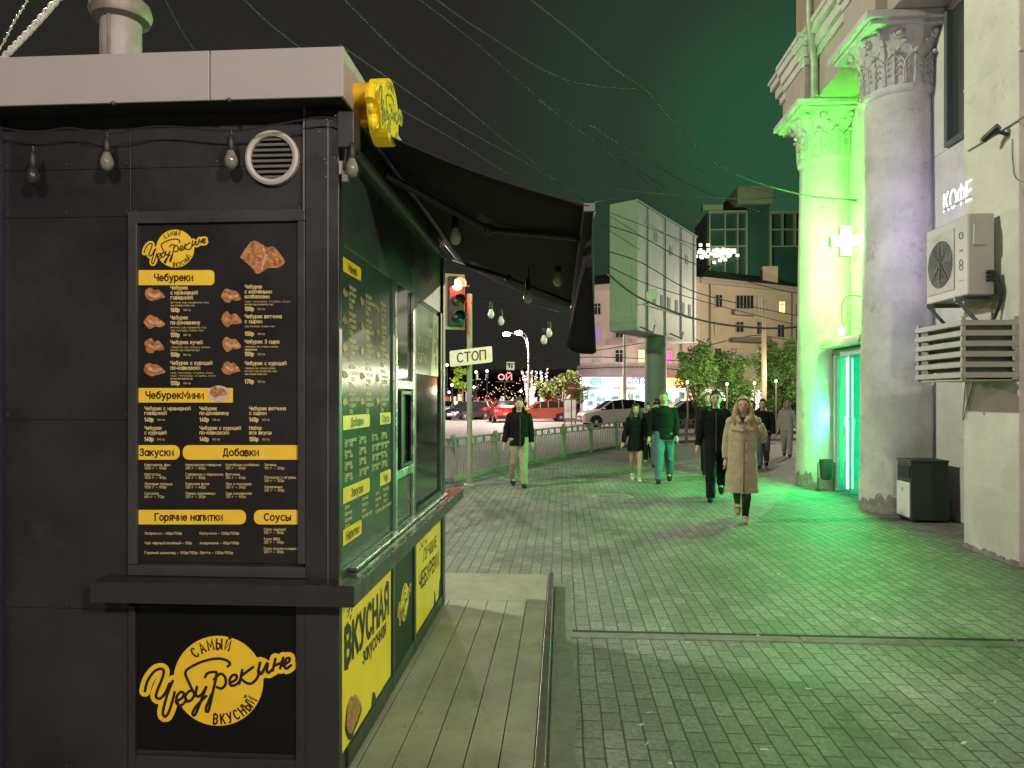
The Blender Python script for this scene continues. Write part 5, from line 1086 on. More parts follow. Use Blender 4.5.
wire([(505, 364), (540, 364), (565, 369), (640, 367), (700, 372)], 40, 44, .02, 'pale span wire strung low over the far road')
wire([(500, 365), (545, 357), (600, 350), (660, 340)], 40, 44, .018, 'pale span wire strung low over the far road')
wire([(160, -10), (178, 25), (200, 60)], 6, 7, .006)
wire([(230, -15), (265, 20), (300, 48)], 6, 8, .006)
wire([(585, 205), (610, 199), (640, 196)], 14, 25, .012, 'short bright wire from the awning end to the billboard corner', WM, None)
wire([(690, 350), (740, 338), (765, 336), (810, 345)], 34, 33, .02, 'dark wire tied to the wooden pole before the cream facade', WB, None)
# small square road sign hung on the span wire
p = at(510.5, 366, 40.3); t = thing('crossing_sign', 'small square white road sign hung on the span wire above the far road', 'sign', p)
b = MB(); b.box(p.x - .22, p.x + .22, p.y - .03, p.y, p.z - .22, p.z + .22); b.build('plate', mat('sign_plate_lit', (.8, .8, .7), .4, emit=(.9, .9, .75), es=.35), t)
b = MB(); b.box(p.x - .11, p.x - .02, p.y - .036, p.y - .031, p.z - .1, p.z + .1); b.box(p.x + .03, p.x + .12, p.y - .036, p.y - .031, p.z - .12, p.z + .06); b.build('symbol', mat('sign_symbol', (.1, .12, .2), .5), t)
# round no-entry sign
p = at(571.5, 388, 45); t = thing('no_entry_sign', 'round red no entry sign on a thin post by the lit shop', 'sign', V((p.x, p.y, -.12)))
b = MB(); b.tube([V((p.x, p.y + .05, -.12)), V((p.x, p.y + .05, p.z + .3))], .035, 8); b.build('post', PM, t)
b = MB(); b.lathe([(.32, 0), (.32, .02)], p, 24, M=Matrix.Rotation(PI / 2, 3, 'X')); b.build('disc', mat('red_disc', (.5, .03, .02), .4), t)
b = MB(); b.box(p.x - .22, p.x + .22, p.y - .03, p.y - .021, p.z - .06, p.z + .06); b.build('bar', mat('white_bar', (.75, .7, .68), .4), t)
# poster stand below it
p = at(570, 405, 50); t = thing('poster_stand', 'lit poster stand on the far pavement under the no entry sign', 'poster stand', V((p.x, p.y, -.12)))
b = MB(); b.box(p.x - .45, p.x + .45, p.y, p.y + .15, .2, 1.6); b.box(p.x - .4, p.x - .3, p.y, p.y + .1, -.12, .2); b.box(p.x + .3, p.x + .4, p.y, p.y + .1, -.12, .2); b.build('case', mat('stand_case', (.2, .2, .19), .5), t)
b = MB(); b.box(p.x - .38, p.x + .38, p.y - .012, p.y - .002, .28, 1.52); b.build('poster', mat('poster_lit', (.7, .62, .55), .5, var=.6, vscale=1.5, emit=(.9, .75, .65), es=.22), t)
# red neon lettering far away
p = at(505, 377, 85); t = thing('neon_sign', 'small red neon letters glowing over the far trees', 'sign', p)
b = MB(); fz_ = lambda u, v, w: V((p.x + u, p.y - w, p.z + v)); text(b, 'ой', fz_, 0, -.3, 1.2, .02, .01, 'C', width=1.5); b.build('lit_letters', mat('neon_red', (1, .3, .3), .5, emit=(1, .3, .28), es=1.6), t)
b = MB(); b.box(p.x - 1.1, p.x + 1.1, p.y + .02, p.y + .12, p.z - .6, p.z - .5); b.bar((p.x, p.y + .07, -.12), (p.x, p.y + .07, p.z - .6), .12, .12); b.build('support', mat('neon_support', (.1, .1, .1), .5), t)
# ================================================================== trees
BARK = mat('bark', (.12, .09, .07), .9, var=.3, vscale=6, bump=.5, bscale=25)
def leafmat(n, c): return mat('leaf_' + n, c, .6, var=.45, vscale=2.2, spec=.3)
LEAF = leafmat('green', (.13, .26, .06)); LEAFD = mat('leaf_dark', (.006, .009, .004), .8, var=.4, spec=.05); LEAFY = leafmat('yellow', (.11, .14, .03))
def tree(label, base, h, crown, n, leaf, m, th=.35, clumps=26, seed=1, group=None, tr=.12):
    R = random.Random(seed); t = thing('tree', label, 'tree', base, group)
    cz = h - crown[2]; b = MB(); b.tube([base, base + V((.05, 0, h * th)), base + V((.1, 0, h * .75))], [tr, tr * .75, tr * .25], 8)
    cs = []
    for i in range(clumps):
        while True:
            q = V((R.uniform(-1, 1), R.uniform(-1, 1), R.uniform(-1, 1)))
            if .15 < q.length < 1.12: break
        c = base + V((q.x * crown[0], q.y * crown[1], cz + q.z * crown[2])); cs.append((c, R.uniform(.16, .52)))
        if i % 3 == 0: b.tube([base + V((.04, 0, h * R.uniform(th * .7, .6))), base.lerp(c, .7) + V((0, 0, .2 * h * .3)), c], [tr * .4, tr * .25, tr * .08], 5)
    b.build('trunk', BARK, t, smooth=True)
    b = MB(); s = min(crown)
    for i in range(n):
        c, r = R.choice(cs); d = V((R.gauss(0, 1), R.gauss(0, 1), R.gauss(0, 1))).normalized() * (r * s * 1.25 * R.random() ** .45)
        p = c + d; u = V((R.gauss(0, 1), R.gauss(0, 1), R.gauss(0, .6))).normalized(); w = u.cross(V((R.gauss(0, 1), R.gauss(0, 1), R.gauss(0, 1)))).normalized(); l = leaf * R.uniform(.6, 1.3)
        b.add([p - u * l, p + w * l * .45, p + u * l, p - w * l * .45], [(0, 1, 2, 3)])
    b.build('crown', m, t)
def gp(px, d, z=0.0): p = at(px, 400, d); p.z = z; return p
tree('round bushy tree beside the thick billboard post', gp(697, 34), at(697, 349, 34).z, (.85, .85, 1.25), 7500, .075, LEAF, .25, 44, 2, 'bushy trees along the railing')
tree('bushy tree left of the wooden pole', gp(735, 34.5), at(735, 350, 34).z, (.95, .95, 1.25), 8500, .075, LEAF, .25, 48, 3, 'bushy trees along the railing')
tree('widest bushy tree right of the wooden pole', gp(787, 35.5), at(787, 343, 35).z, (1.3, 1.1, 1.55), 11000, .075, LEAF, .25, 56, 4, 'bushy trees along the railing')
tree('low tree with yellow-lit leaves beside the no entry sign', gp(562, 58, -.12), at(560, 374, 58).z, (1.9, 1.6, .95), 5200, .11, LEAFY, .4, 26, 6, 'far street trees', .15)
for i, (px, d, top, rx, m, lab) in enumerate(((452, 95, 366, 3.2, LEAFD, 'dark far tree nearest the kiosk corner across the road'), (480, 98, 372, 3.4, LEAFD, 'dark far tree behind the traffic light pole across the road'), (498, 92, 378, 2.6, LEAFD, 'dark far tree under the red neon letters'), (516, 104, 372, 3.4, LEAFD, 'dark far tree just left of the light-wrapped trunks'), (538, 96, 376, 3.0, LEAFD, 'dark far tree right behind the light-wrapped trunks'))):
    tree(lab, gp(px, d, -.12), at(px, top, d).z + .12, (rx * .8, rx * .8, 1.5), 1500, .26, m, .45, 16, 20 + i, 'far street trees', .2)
tree('small lime-green lit tree by the traffic light pole', gp(462, 66, -.12), at(462, 368, 66).z + .12, (.75, .7, .9), 1500, .12, leafmat('lime', (.25, .4, .04)), .4, 14, 31, 'far street trees', .1)
light('lime_tree_lamp', 'SPOT', gp(462, 64.6, .3) + V((0, -.6, 0)), 260, (.8, 1, .4), None, .1, spot_size=1.6).rotation_euler = (math.radians(150), 0, 0)
# trunks wrapped in fairy lights
for nm, lab, base, tops in (('light_wrapped_tree', 'bare tree with its trunks wrapped in pale fairy lights, the broader of two', 530.5, ((522, 370), (526, 371), (531.5, 370), (536.5, 371))), ('light_wrapped_tree', 'slim bare tree wrapped in pale fairy lights beside the broader wrapped one', 541.5, ((541, 370), (547, 368)))):
    d = 72; p = gp(base, d, -.12); t = thing(nm, lab, 'tree', p); b = MB(); w = MB()
    for i, (tx, ty) in enumerate(tops):
        e = at(tx, ty, d + (i % 2)); q = p.lerp(e, .35); q.x = p.x + (e.x - p.x) * .3
        P = spline([p, q, p.lerp(e, .7) + V((.05, 0, 0)), e], 6); b.tube(P, [.2 - .13 * j / (len(P) - 1) for j in range(len(P))], 8)
        rr_ = random.Random(i)
        for j in range(60):
            s = rr_.random(); k = P[int(s * (len(P) - 1))]; a = rr_.uniform(0, 2 * PI); r = .21 - .13 * s; w.ell(k + V((r * math.cos(a), r * math.sin(a), rr_.uniform(-.1, .1))), .045, .045, .045, 5, 3)
    b.build('trunk', mat('wrapped_bark', (.5, .42, .36), .8, var=.3, vscale=3), t, smooth=True); w.build('fairy_lights', mat('fairy_lights', (1, .9, .8), .5, emit=(1, .86, .78), es=5), t)
light('wrapped_tree_glow', 'POINT', gp(531, 70.5, 1.5), 260, (1, .85, .8), None, .5)
# distant row of lit fronts, lamps and garlands beyond the crossing
b = MB(); L0, L1 = gp(380, 125, -.12), gp(585, 132, -.12)
b.box(L0.x, L1.x, L0.y, L0.y + 10, -.12, 6.4); far = thing('shop_row', 'low dark row of far shops with small lit windows beyond the crossing', 'building', V(((L0.x + L1.x) / 2, L0.y, 0)))
b.build('wall', mat('far_wall', (.1, .075, .065), .9, var=.3, vscale=.3), far)
R5 = random.Random(6)
LM = [mat('far_lit_%s' % n, c, .5, emit=c, es=s) for n, c, s in (('pink', (1, .5, .5), .9), ('warm', (1, .72, .4), 1.2), ('white', (1, .9, .85), 1.3), ('violet', (.65, .5, 1), .8), ('red', (1, .15, .12), 1.0))]
for i in range(52):
    x = L0.x + (L1.x - L0.x) * (i % 26 + .5) / 26 + R5.uniform(-.3, .3); z = R5.uniform(.4, 1.2) + (3.6 if i > 25 else 0); h = R5.uniform(.7, 1.9) * (.6 if i > 25 else 1); b = MB(); b.box(x - R5.uniform(.3, .7), x + R5.uniform(.3, .7), L0.y - .1, L0.y - .01, z, z + h); b.build('shop_window', R5.choice(LM), far)
for i in range(14):
    x = L0.x + (L1.x - L0.x) * R5.random(); b = MB(); b.box(x - .6, x + .6, L0.y - .14, L0.y - .02, 3.0, 3.4); b.build('shop_sign', R5.choice(LM), far)
g_ = thing('light_garland', 'strings of tiny warm lights swagged between the far trees', 'string lights', gp(490, 86, 4))
b = MB(); w = MB()
for k in range(5):
    a, c = at(450 + k * 6, 378 + 5 * k, 86), at(520 + 5 * k, 380 + 4 * k, 88); P = [a.lerp(c, i / 40) + V((0, 0, -1.1 * math.sin(PI * ((i / 40 * (2 + k % 2)) % 1)))) for i in range(41)]
    b.tube(P, .012, 4)
    for p in P[::2]: w.ell(p + V((0, 0, -.05)), .055, .055, .055, 6, 4)
b.build('cord', CABLE, g_); w.build('tiny_lamps', mat('tiny_lamps', (1, .8, .5), .5, emit=(1, .66, .36), es=1.7), g_)
for i, (px, py, d, m) in enumerate(((447, 366, 80, 1), (476, 373, 82, 1), (452, 386, 78, 2), (456, 404, 70, 2), (487, 372, 84, 1), (521, 392, 90, 2), (449, 393, 90, 3), (474, 388, 86, 0))):
    p = at(px, py, d); t = thing('far_lamp', 'tiny far street light glowing beyond the crossing', 'street lamp', V((p.x, p.y, -.12)), 'tiny far street lights')
    b = MB(); b.tube([V((p.x, p.y, -.12)), V((p.x, p.y, p.z))], .05, 6); b.build('post', PM, t); b = MB(); b.ell(p + V((0, 0, .1)), .16, .16, .16, 10, 6); b.build('lit_globe', mat('globe_%d' % m, LM[m].node_tree.nodes['Principled BSDF'].inputs['Emission Color'].default_value[:3], .5, emit=LM[m].node_tree.nodes['Principled BSDF'].inputs['Emission Color'].default_value[:3], es=6), t)
# ================================================================== cars
CG_ = mat('car_glass', (.012, .014, .016), .06, var=0, spec=.9); TY = mat('tyre_rubber', (.02, .02, .02), .8); RIM = mat('alloy_rim', (.5, .5, .5), .3, .8)
def car(label, paint, loc, rz, heads=0, tails=0, suv=1.0, wagon=0):
    t = thing('parked_car' if 'parked' in label else 'car', label, 'car', (0, 0, 0), 'cars on the far road', local=True)
    z = suv; ST = [(-2.12, .66, .32, .5, .66, .69, .5), (-2.0, .8, .25, .5, .74, .79, .62), (-1.55, .86, .24, .55, .84, .9, .7), (-1.0, .88, .24, .6, .92, .98, .76), (-.25, .89, .24, .6, .97, 1.43, .62), (.35, .89, .24, .6, .99, 1.5, .64), (1.15, .89, .24, .6, 1.02, 1.48, .62), (1.8 + .12 * wagon, .87, .26, .62, 1.06, 1.18 + .2 * wagon, .62), (2.05, .82, .3, .6, .98, 1.02, .68), (2.12, .72, .36, .55, .8, .84, .6)]
    V_, Fb, Fg = [], [], []
    for x, hw, zb, zm, zl, zr, hr in ST:
        V_ += [V((x, s * a, q * z)) for s, L in ((1, ((hw * .9, zb), (hw, zm), (hw * .985, zl), (hr, zr))), (-1, ((hr, zr), (hw * .985, zl), (hw, zm), (hw * .9, zb)))) for a, q in L]
    n = 8
    for i in range(len(ST) - 1):
        for j in range(n):
            f = (i * n + j, i * n + (j + 1) % n, (i + 1) * n + (j + 1) % n, (i + 1) * n + j)
            gl = (j in (2, 4) and 3 <= i <= 6) or (j == 3 and i in (3, 6))
            (Fg if gl else Fb).append(f)
    Fb += [tuple(range(n)), tuple((len(ST) - 1) * n + k for k in range(n))]
    b = MB(); b.add(V_, Fb); b.weld = True; b.build('body', paint, t, smooth=35)
    b = MB(); b.add(V_, Fg); b.weld = True; b.build('window', CG_, t)
    b = MB()
    for i in (4, 5, 6):
        for j in (2, 4): a, c = V_[i * n + j], V_[i * n + j + 1]; b.bar(a, c, .06, .05)
    for j in (2, 5):
        for i0, i1 in ((3, 4),): b.bar(V_[3 * n + j + (1 if j == 2 else -1)], V_[4 * n + j + (1 if j == 2 else -1)], .07, .06)
    b.build('pillars', paint, t)
    b = MB(); b.box(-2.14, -2.08, -.6, .6, .28 * z, .42 * z); b.box(2.08, 2.15, -.65, .65, .3 * z, .5 * z); b.box(-2.135, -2.06, -.42, .42, .5 * z, .62 * z); b.build('bumper_trim', mat('bumper_black', (.025, .025, .025), .5), t, bevel=.01)
    b = MB(); b.box(-2.15, -2.141, -.26, .26, .42 * z, .53 * z); b.box(2.151, 2.158, -.26, .26, .56 * z, .67 * z); b.build('number_plate', mat('plate_plain', (.6, .6, .58), .4), t)
    for s in (-1, 1):
        for x in (-1.32, 1.3):
            c = V((x, s * .8, .33)); Mw = Matrix.Rotation(PI / 2, 3, 'X')
            b = MB(); b.lathe([(.2, -.1), (.33, -.1), (.34, 0), (.33, .1), (.2, .1)], c, 22, M=Mw); w = b.build('wheel', TY, t, smooth=40)
            b = MB(); b.lathe([(.21, -.085), (.08, -.105), (.01, -.105)], c, 18, M=Mw if s > 0 else Matrix.Rotation(-PI / 2, 3, 'X')); b.build('rim', RIM, w)
            b = MB(); b.lathe([(.39, -.008), (.39, .008)], V((x, s * .873, .36)), 22, M=Mw); b.build('wheel_arch', DARK, t)
        b = MB(); b.ell((-2.02, s * .6, .64 * z), .09, .17, .07, 10, 6); b.build('headlight', mat('headlight_lit', (1, .95, .9), .3, emit=(1, .93, .85), es=14) if heads else mat('headlight_off', (.5, .5, .5), .15), t, smooth=True)
        b = MB(); b.ell((2.06, s * .68, .82 * z), .07, .13, .09, 10, 6); b.build('taillight', mat('taillight_lit', (1, .05, .04), .3, emit=(1, .06, .05), es=14) if tails else mat('taillight_off', (.3, .02, .02), .2), t, smooth=True)
        b = MB(); b.ell((-.85, s * 1.0, 1.02 * z), .06, .1, .07, 8, 6); b.build('wing_mirror', paint, t, smooth=True)
    t.location = loc; t.rotation_euler = (0, 0, rz)
    if tails: light('taillight_glow', 'POINT', (2.6, 0, .8), 60, (1, .08, .05), t, .3)
    if heads: light('headlight_glow', 'POINT', (-2.7, 0, .65), 60, (1, .92, .85), t, .3)
    return t
def paint(n, c): return mat('car_paint_' + n, c, .22, .15, var=.04, coat=.6)
WHT, RED, ORG_, BLKP = paint('white', (.7, .66, .62)), paint('red', (.5, .03, .03)), paint('orange_red', (.45, .09, .04)), paint('black', (.012, .013, .014))
car('white SUV parked side-on in front of the lit pharmacy front', WHT, gp(613, 45.5, -.12), math.radians(14), suv=1.12, wagon=1)
car('orange-red hatchback side-on behind the man at the railing', ORG_, gp(542, 56, -.12), math.radians(10), suv=1.04, wagon=1)
car('red car seen from behind with glowing tail lights', RED, gp(503, 55, -.12), math.radians(-78), tails=1, suv=1.05)
car('black car with lit headlights coming beside the traffic light pole', BLKP, gp(467, 60, -.12), math.radians(58), heads=1)
car('white car coming towards the crossing behind the traffic light pole', WHT, gp(478, 63, -.12), math.radians(62), heads=1)
car('far white car half hidden by the kiosk corner', WHT, gp(450, 72, -.12), math.radians(66), heads=1)
car('long black car parked behind the tall man and the billboard post', BLKP, gp(690, 36.8, -.12), math.radians(4), suv=1.14, wagon=1)
car('black car with pale headlights near the column at the far road', BLKP, gp(779, 38.5, -.12), math.radians(35), heads=0, suv=1.05)
car('second red car ahead of the one with glowing tail lights', RED, gp(512, 64, -.12), math.radians(-75), tails=1)

GLB = mat('warm_globe', (1, .85, .6), .4, emit=(1, .82, .5), es=4)
for i, (px, py, d) in enumerate(((687.5, 382, 32.2), (727, 384, 32.6), (754.5, 383, 32.4), (776, 381, 33.2))):
    p = at(px, py, d); t = thing('globe_lamp', 'low warm globe lamp glowing in front of the bushy trees', 'street lamp', V((p.x, p.y, -.12)), 'globe lamps by the bushy trees')
    b = MB(); b.tube([V((p.x, p.y, -.12)), V((p.x, p.y, p.z - .06))], .035, 8); b.build('post', PM, t)
    b = MB(); b.ell(p, .062, .062, .062, 14, 9); b.build('lit_globe', GLB, t, smooth=True); light('globe_light', 'POINT', p + V((0, -.75, .35)), 110, (1, .9, .62), t, .12)
R9 = random.Random(77); b = MB()
for i in range(150):
    x, y = R9.uniform(-.0, 4.6), 2.6 + 12 * R9.random() ** 1.4; a = R9.uniform(0, 6.28); l, w_ = R9.uniform(.006, .022), R9.uniform(.004, .012)
    if x < DX + .1: continue
    c_, s_ = math.cos(a), math.sin(a); b.add([(x + u * l * c_ - v * w_ * s_, y + u * l * s_ + v * w_ * c_, .004 + R9.uniform(0, .006)) for u, v in ((-1, -1), (1, -1), (1, 1), (-1, 1))], [(0, 1, 2, 3)])
tag(b.build('litter', mat('litter_scraps', (.5, .47, .38), .8, var=.5, vscale=1.3)), 'tiny scraps, butts and dry leaf bits strewn over the brick paving', 'litter', kind='stuff')
# ================================================================== people
SKIN = mat('skin', (.55, .34, .26), .5, var=.06, vscale=14)
EYE = mat('eye_dark', (.03, .022, .02), .3); LIP = mat('lips', (.33, .13, .11), .5)
def hairm(n, c): return mat('hair_' + n, c, .55, var=.35, vscale=40)
HB, HBL, HBR, HDK = hairm('brown', (.07, .045, .03)), hairm('blond', (.42, .29, .15)), hairm('ginger', (.16, .09, .05)), hairm('dark', (.018, .015, .014))
def cloth(n, c, v=.18): return mat('cloth_' + n, c, .85, var=v, vscale=9, bump=.25, bscale=130, spec=.2)
TEX = bpy.data.textures.new('folds', 'CLOUDS'); TEX.noise_scale = .11; TEX.noise_depth = 1
def soft(o, vox, disp=0.0, it=4):
    r = o.modifiers.new('join', 'REMESH'); r.mode = 'VOXEL'; r.voxel_size = vox; r.use_smooth_shade = True
    if disp:
        d = o.modifiers.new('folds', 'DISPLACE'); d.texture = TEX; d.strength = disp; d.texture_coords = 'LOCAL'
    s = o.modifiers.new('relax', 'SMOOTH'); s.factor = .5; s.iterations = it
def person(label, px, py, h, legs, arms, top, bottom, hair, shoes, style='jacket', turn=0, lean=0, vox=.011, hairlong=0, hood=0, sleeve=1.0, z=0.0, female=0, nod=0.0, bare=False, cap=None):
    """legs: ((swing, bend), (swing, bend)) screen-left first; arms: ((elbow dir), (wrist dir)) per side; faces the viewer (-Y)"""
    t = thing('person', label, 'person', (0, 0, 0), 'people walking along the street', local=True)
    hw = .09 if female else .102
    J = {}
    for s, (sw, bd, sp) in zip((-1, 1), legs):
        hip = V((s * .048 * h, 0, .51 * h)); a, b2 = math.radians(sw), math.radians(bd)
        kn = hip + V((s * sp * .5, -math.sin(a), -math.cos(a))) * (.245 * h); an = kn + V((s * sp * .5, -math.sin(a - b2), -math.cos(a - b2))) * (.228 * h); J[s] = [hip, kn, an]
    low = min(J[s][2].z - (.0 if True else 0) for s in J) - .042 * h
    for s in J: J[s] = [p - V((0, 0, low)) for p in J[s]]
    dz = -low
    U = lambda x, y, q: V((x * h + lean * (q - .5) * h, y * h, q * h + dz))
    A = {}
    for s, (e, w) in zip((-1, 1), arms):
        sh = U(s * hw, 0, .81); e = (e[0] * .62 if abs(w[2]) < 1.2 or w[2] < 0 else e[0], *e[1:]); w = (w[0] * .6 if w[2] < 0 else w[0], *w[1:]); el = sh + V(e).normalized() * (.172 * h); wr = el + V(w).normalized() * (.15 * h); A[s] = [sh, el, wr]
    # --- the body
    b = MB()
    for q in ([(0, 0, .47, .08, .058), (0, 0, .53, .09, .062), (0, 0, .6, .076, .052), (0, 0, .68, .086, .058), (0, 0, .76, .098, .06), (0, .004, .81, .088, .05), (0, .006, .84, .042, .04)],):
        b.rings([(lean * (r[2] - .5) * h + r[0] * h, r[1] * h, r[2] * h + dz, r[3] * h, r[4] * h) for r in q], 18)
    for s in (-1, 1):
        hip, kn, an = J[s]; b.tube([hip + V((0, 0, .03 * h)), hip.lerp(kn, .3), kn, kn.lerp(an, .3), an], [.052 * h, .05 * h, .034 * h, .036 * h, .022 * h], 10)
        b.ell(an + V((0, -.03 * h, -.024 * h)), .02 * h, .05 * h, .014 * h, 10, 6)
        sh, el, wr = A[s]; b.tube([sh, sh.lerp(el, .4), el, el.lerp(wr, .35), wr], [.034 * h, .03 * h, .023 * h, .024 * h, .015 * h], 10)
        b.ell(sh, .037 * h, .036 * h, .036 * h, 10, 6)
    hc = U(0, -.012, .93); hc.x += lean * .0; nk = U(0, .004, .82)
    b.tube([nk, nk.lerp(hc, .55), hc], [.034 * h, .031 * h, .03 * h], 12)
    hs = h * (1 if h > 1.6 else 1.03); n_, m_ = 26, 18; Hd = []
    My = Matrix.Rotation(math.radians(nod), 3, 'X')
    for i in range(m_ + 1):
        tt = PI * i / m_
        for j in range(n_):
            a = 2 * PI * j / n_; x, y, q = math.sin(tt) * math.cos(a), math.sin(tt) * math.sin(a), math.cos(tt)
            k = 1 - .28 * max(0, -q) ** 1.3 - (.06 if q > .6 else 0); yy = y * (.058 if y < 0 else .06); xx = x * .045 * k; zz = q * .07
            if y < 0:
                yy *= 1 - .08 * max(0, -q)
                yy -= .013 * math.exp(-((xx / .008) ** 2 + ((zz + .006) / .011) ** 2)); yy += .005 * (math.exp(-(((abs(xx) - .017) / .009) ** 2 + ((zz - .008) / .008) ** 2)))
                yy -= .004 * math.exp(-((xx / .016) ** 2 + ((zz + .033) / .006) ** 2)); yy -= .006 * math.exp(-((xx / .014) ** 2 + ((zz + .058) / .01) ** 2))
            Hd.append(hc + My @ V((xx, yy, zz)) * hs)
    b.add(Hd, [(i * n_ + j, (i + 1) * n_ + j, (i + 1) * n_ + (j + 1) % n_, i * n_ + (j + 1) % n_) for i in range(m_) for j in range(n_)])
    for s in (-1, 1): b.ell(hc + My @ V((s * .046, .006, -.002)) * hs, .007 * hs, .013 * hs, .018 * hs, 8, 6)
    # hands: palm, four unequal fingers, thumb off the side
    for s in (-1, 1):
        sh, el, wr = A[s]; d = (wr - el).normalized(); side = V((0, -1, 0)) if abs(d.y) < .8 else V((0, 0, 1)); side = (side - d * side.dot(d)).normalized(); nrm = d.cross(side).normalized()
        b.tube([wr - d * .006 * h, wr + d * .02 * h, wr + d * .05 * h], [.014 * h, .021 * h, .02 * h], 10, ell=None)
        for k in range(4):
            l = (.038, .044, .041, .032)[k] * h; o_ = side * ((1.5 - k) * .0098 * h); p0 = wr + d * .044 * h + o_; cu = nrm * (-s * .012 * h)
            b.tube([p0, p0 + d * l * .5 + cu * .4, p0 + d * l * .85 + cu * 1.4], [.0062 * h, .0058 * h, .005 * h], 6)
        p0 = wr + d * .015 * h + side * .015 * h; b.tube([p0, p0 + d * .02 * h + side * .016 * h, p0 + d * .042 * h + side * .018 * h], [.0075 * h, .007 * h, .0055 * h], 6)
    body = b.build('body', SKIN, t); soft(body, vox * .75, 0, 2)
    for s in (-1, 1):
        b = MB(); b.ell(hc + My @ V((s * .0175, -.0505, .008)) * hs, .0075 * hs, .004 * hs, .0042 * hs, 8, 6); b.build('eye', EYE, body)
        b = MB(); b.tube([hc + My @ V((s * .009, -.054, .019)) * hs, hc + My @ V((s * .018, -.0525, .0215)) * hs, hc + My @ V((s * .027, -.046, .019)) * hs], .0023 * hs, 5); b.build('eyebrow', hair, body)
    b = MB(); b.ell(hc + My @ V((0, -.0565, -.033)) * hs, .013 * hs, .004 * hs, .0042 * hs, 10, 6); b.build('mouth', LIP, body)
    # --- hair
    b = MB(); vs = []; fs = []
    for i in range(m_ + 1):
        tt = PI * i / m_
        for j in range(n_):
            a = 2 * PI * j / n_; x, y, q = math.sin(tt) * math.cos(a), math.sin(tt) * math.sin(a), math.cos(tt)
            k = 1.13 + .03 * math.sin(j * 2.1 + i * 1.3); vs.append(hc + My @ V((x * .046 * k, (y * .06 + .004) * k, q * .072 * k + (.003 if q > 0 else 0))) * hs)
    for i in range(m_):
        q = math.cos(PI * (i + .5) / m_)
        for j in range(n_):
            y = math.sin(2 * PI * (j + .5) / n_)
            if (y > -.1 and q > (-.75 if hairlong else -.45)) or q > .62 - .1 * (y > -.6): fs.append((i * n_ + j, (i + 1) * n_ + j, (i + 1) * n_ + (j + 1) % n_, i * n_ + (j + 1) % n_))
    b.add(vs, fs)
    if hairlong:
        for s in (-1, 1): b.tube([hc + V((s * .042, -.012, .035)) * hs, hc + V((s * .058, -.012, -.03)) * hs, hc + V((s * .064, -.03, -.09)) * hs, hc + V((s * .06, -.038, -hairlong)) * hs], [.016 * hs, .024 * hs, .026 * hs, .012 * hs], 10)
        b.tube([hc + V((0, .05, .03)) * hs, hc + V((0, .06, -.06)) * hs, hc + V((0, .06, -hairlong)) * hs], [.04 * hs, .052 * hs, .03 * hs], 12)
    o = b.build('hair', hair, t, smooth=True)
    if hairlong: pass
    sd = o.modifiers.new('solid', 'SOLIDIFY'); sd.thickness = .006
    if cap:
        b = MB(); b.ell(hc + V((0, .002, .03)) * hs, .055 * hs, .07 * hs, .055 * hs, 16, 8); b.ell(hc + V((0, -.07, .028)) * hs, .045 * hs, .04 * hs, .008 * hs, 12, 6); b.build('cap', cap, t, smooth=True)
    if hood:
        b = MB(); b.tube([U(-.06, -.02, .835), U(-.05, .05, .87), U(0, .075, .875), U(.05, .05, .87), U(.06, -.02, .835)], .03 * h, 10)
        if hood > 1:
            vs2 = [hc + My @ V((x * .064, y * .078 + .006, q * .088)) * hs for i in range(m_ + 1) for j in range(n_) for x, y, q in ((math.sin(PI * i / m_) * math.cos(2 * PI * j / n_), math.sin(PI * i / m_) * math.sin(2 * PI * j / n_), math.cos(PI * i / m_)),)]
            b.add(vs2, [f for f in [(i * n_ + j, (i + 1) * n_ + j, (i + 1) * n_ + (j + 1) % n_, i * n_ + (j + 1) % n_) for i in range(m_) for j in range(n_)] if sum(vs2[k].y - hc.y for k in f) / 4 > -.035 * h])
        o = b.build('hood', top, t, smooth=True); sd = o.modifiers.new('solid', 'SOLIDIFY'); sd.thickness = .012
    # --- clothes
    g = 1.17 if style in ('jacket', 'hoodie') else 1.13
    b = MB()
    hem = {'jacket': .465, 'hoodie': .47, 'sweater': .475, 'coat': .235, 'dress': .40}[style]
    R = [(.0, .83, .062, .05), (.004, .815, .098 if not female else .09, .064), (.0, .76, .114 if not female else .104, .076), (0, .68, .106 if not female else .096, .074), (0, .6, .102 if not female else .09, .07), (0, .53, .106, .074)]
    if style == 'coat': R = [(.0, .835, .06, .052), (.004, .815, .095, .066), (0, .76, .112, .082), (0, .68, .112, .084), (0, .6, .107, .084), (0, .5, .112, .088), (0, .4, .12, .093), (0, .3, .127, .098), (0, hem, .131, .1)]
    elif style == 'dress': R += [(0, .47, .112, .08), (0, .41, .115, .082), (0, hem, .117, .083)]
    else: R += [(0, .49, .108, .076), (0, hem, .106 if style == 'jacket' else .1, .074)]
    b.rings([(lean * (q - .5) * h, y * h, q * h + dz, ax * h, ay * h) for y, q, ax, ay in R], 26)
    for s in (-1, 1):
        sh, el, wr = A[s]; k = 1.12 if style != 'sweater' else 1.0; e2 = el.lerp(wr, .93 * sleeve)
        b.tube([sh - V((s * .012 * h, 0, 0)), sh.lerp(el, .45), el, el.lerp(e2, .5), e2], [.041 * h * k, .04 * h * k, .036 * h * k, .033 * h * k, .027 * h * k], 12)
        b.ell(sh - V((0, 0, .008 * h)), .04 * h * k, .043 * h * k, .038 * h * k, 12, 8)
    b.tube([U(0, .004, .815), U(0, .002, .848)], [.055 * h, .045 * h], 14)
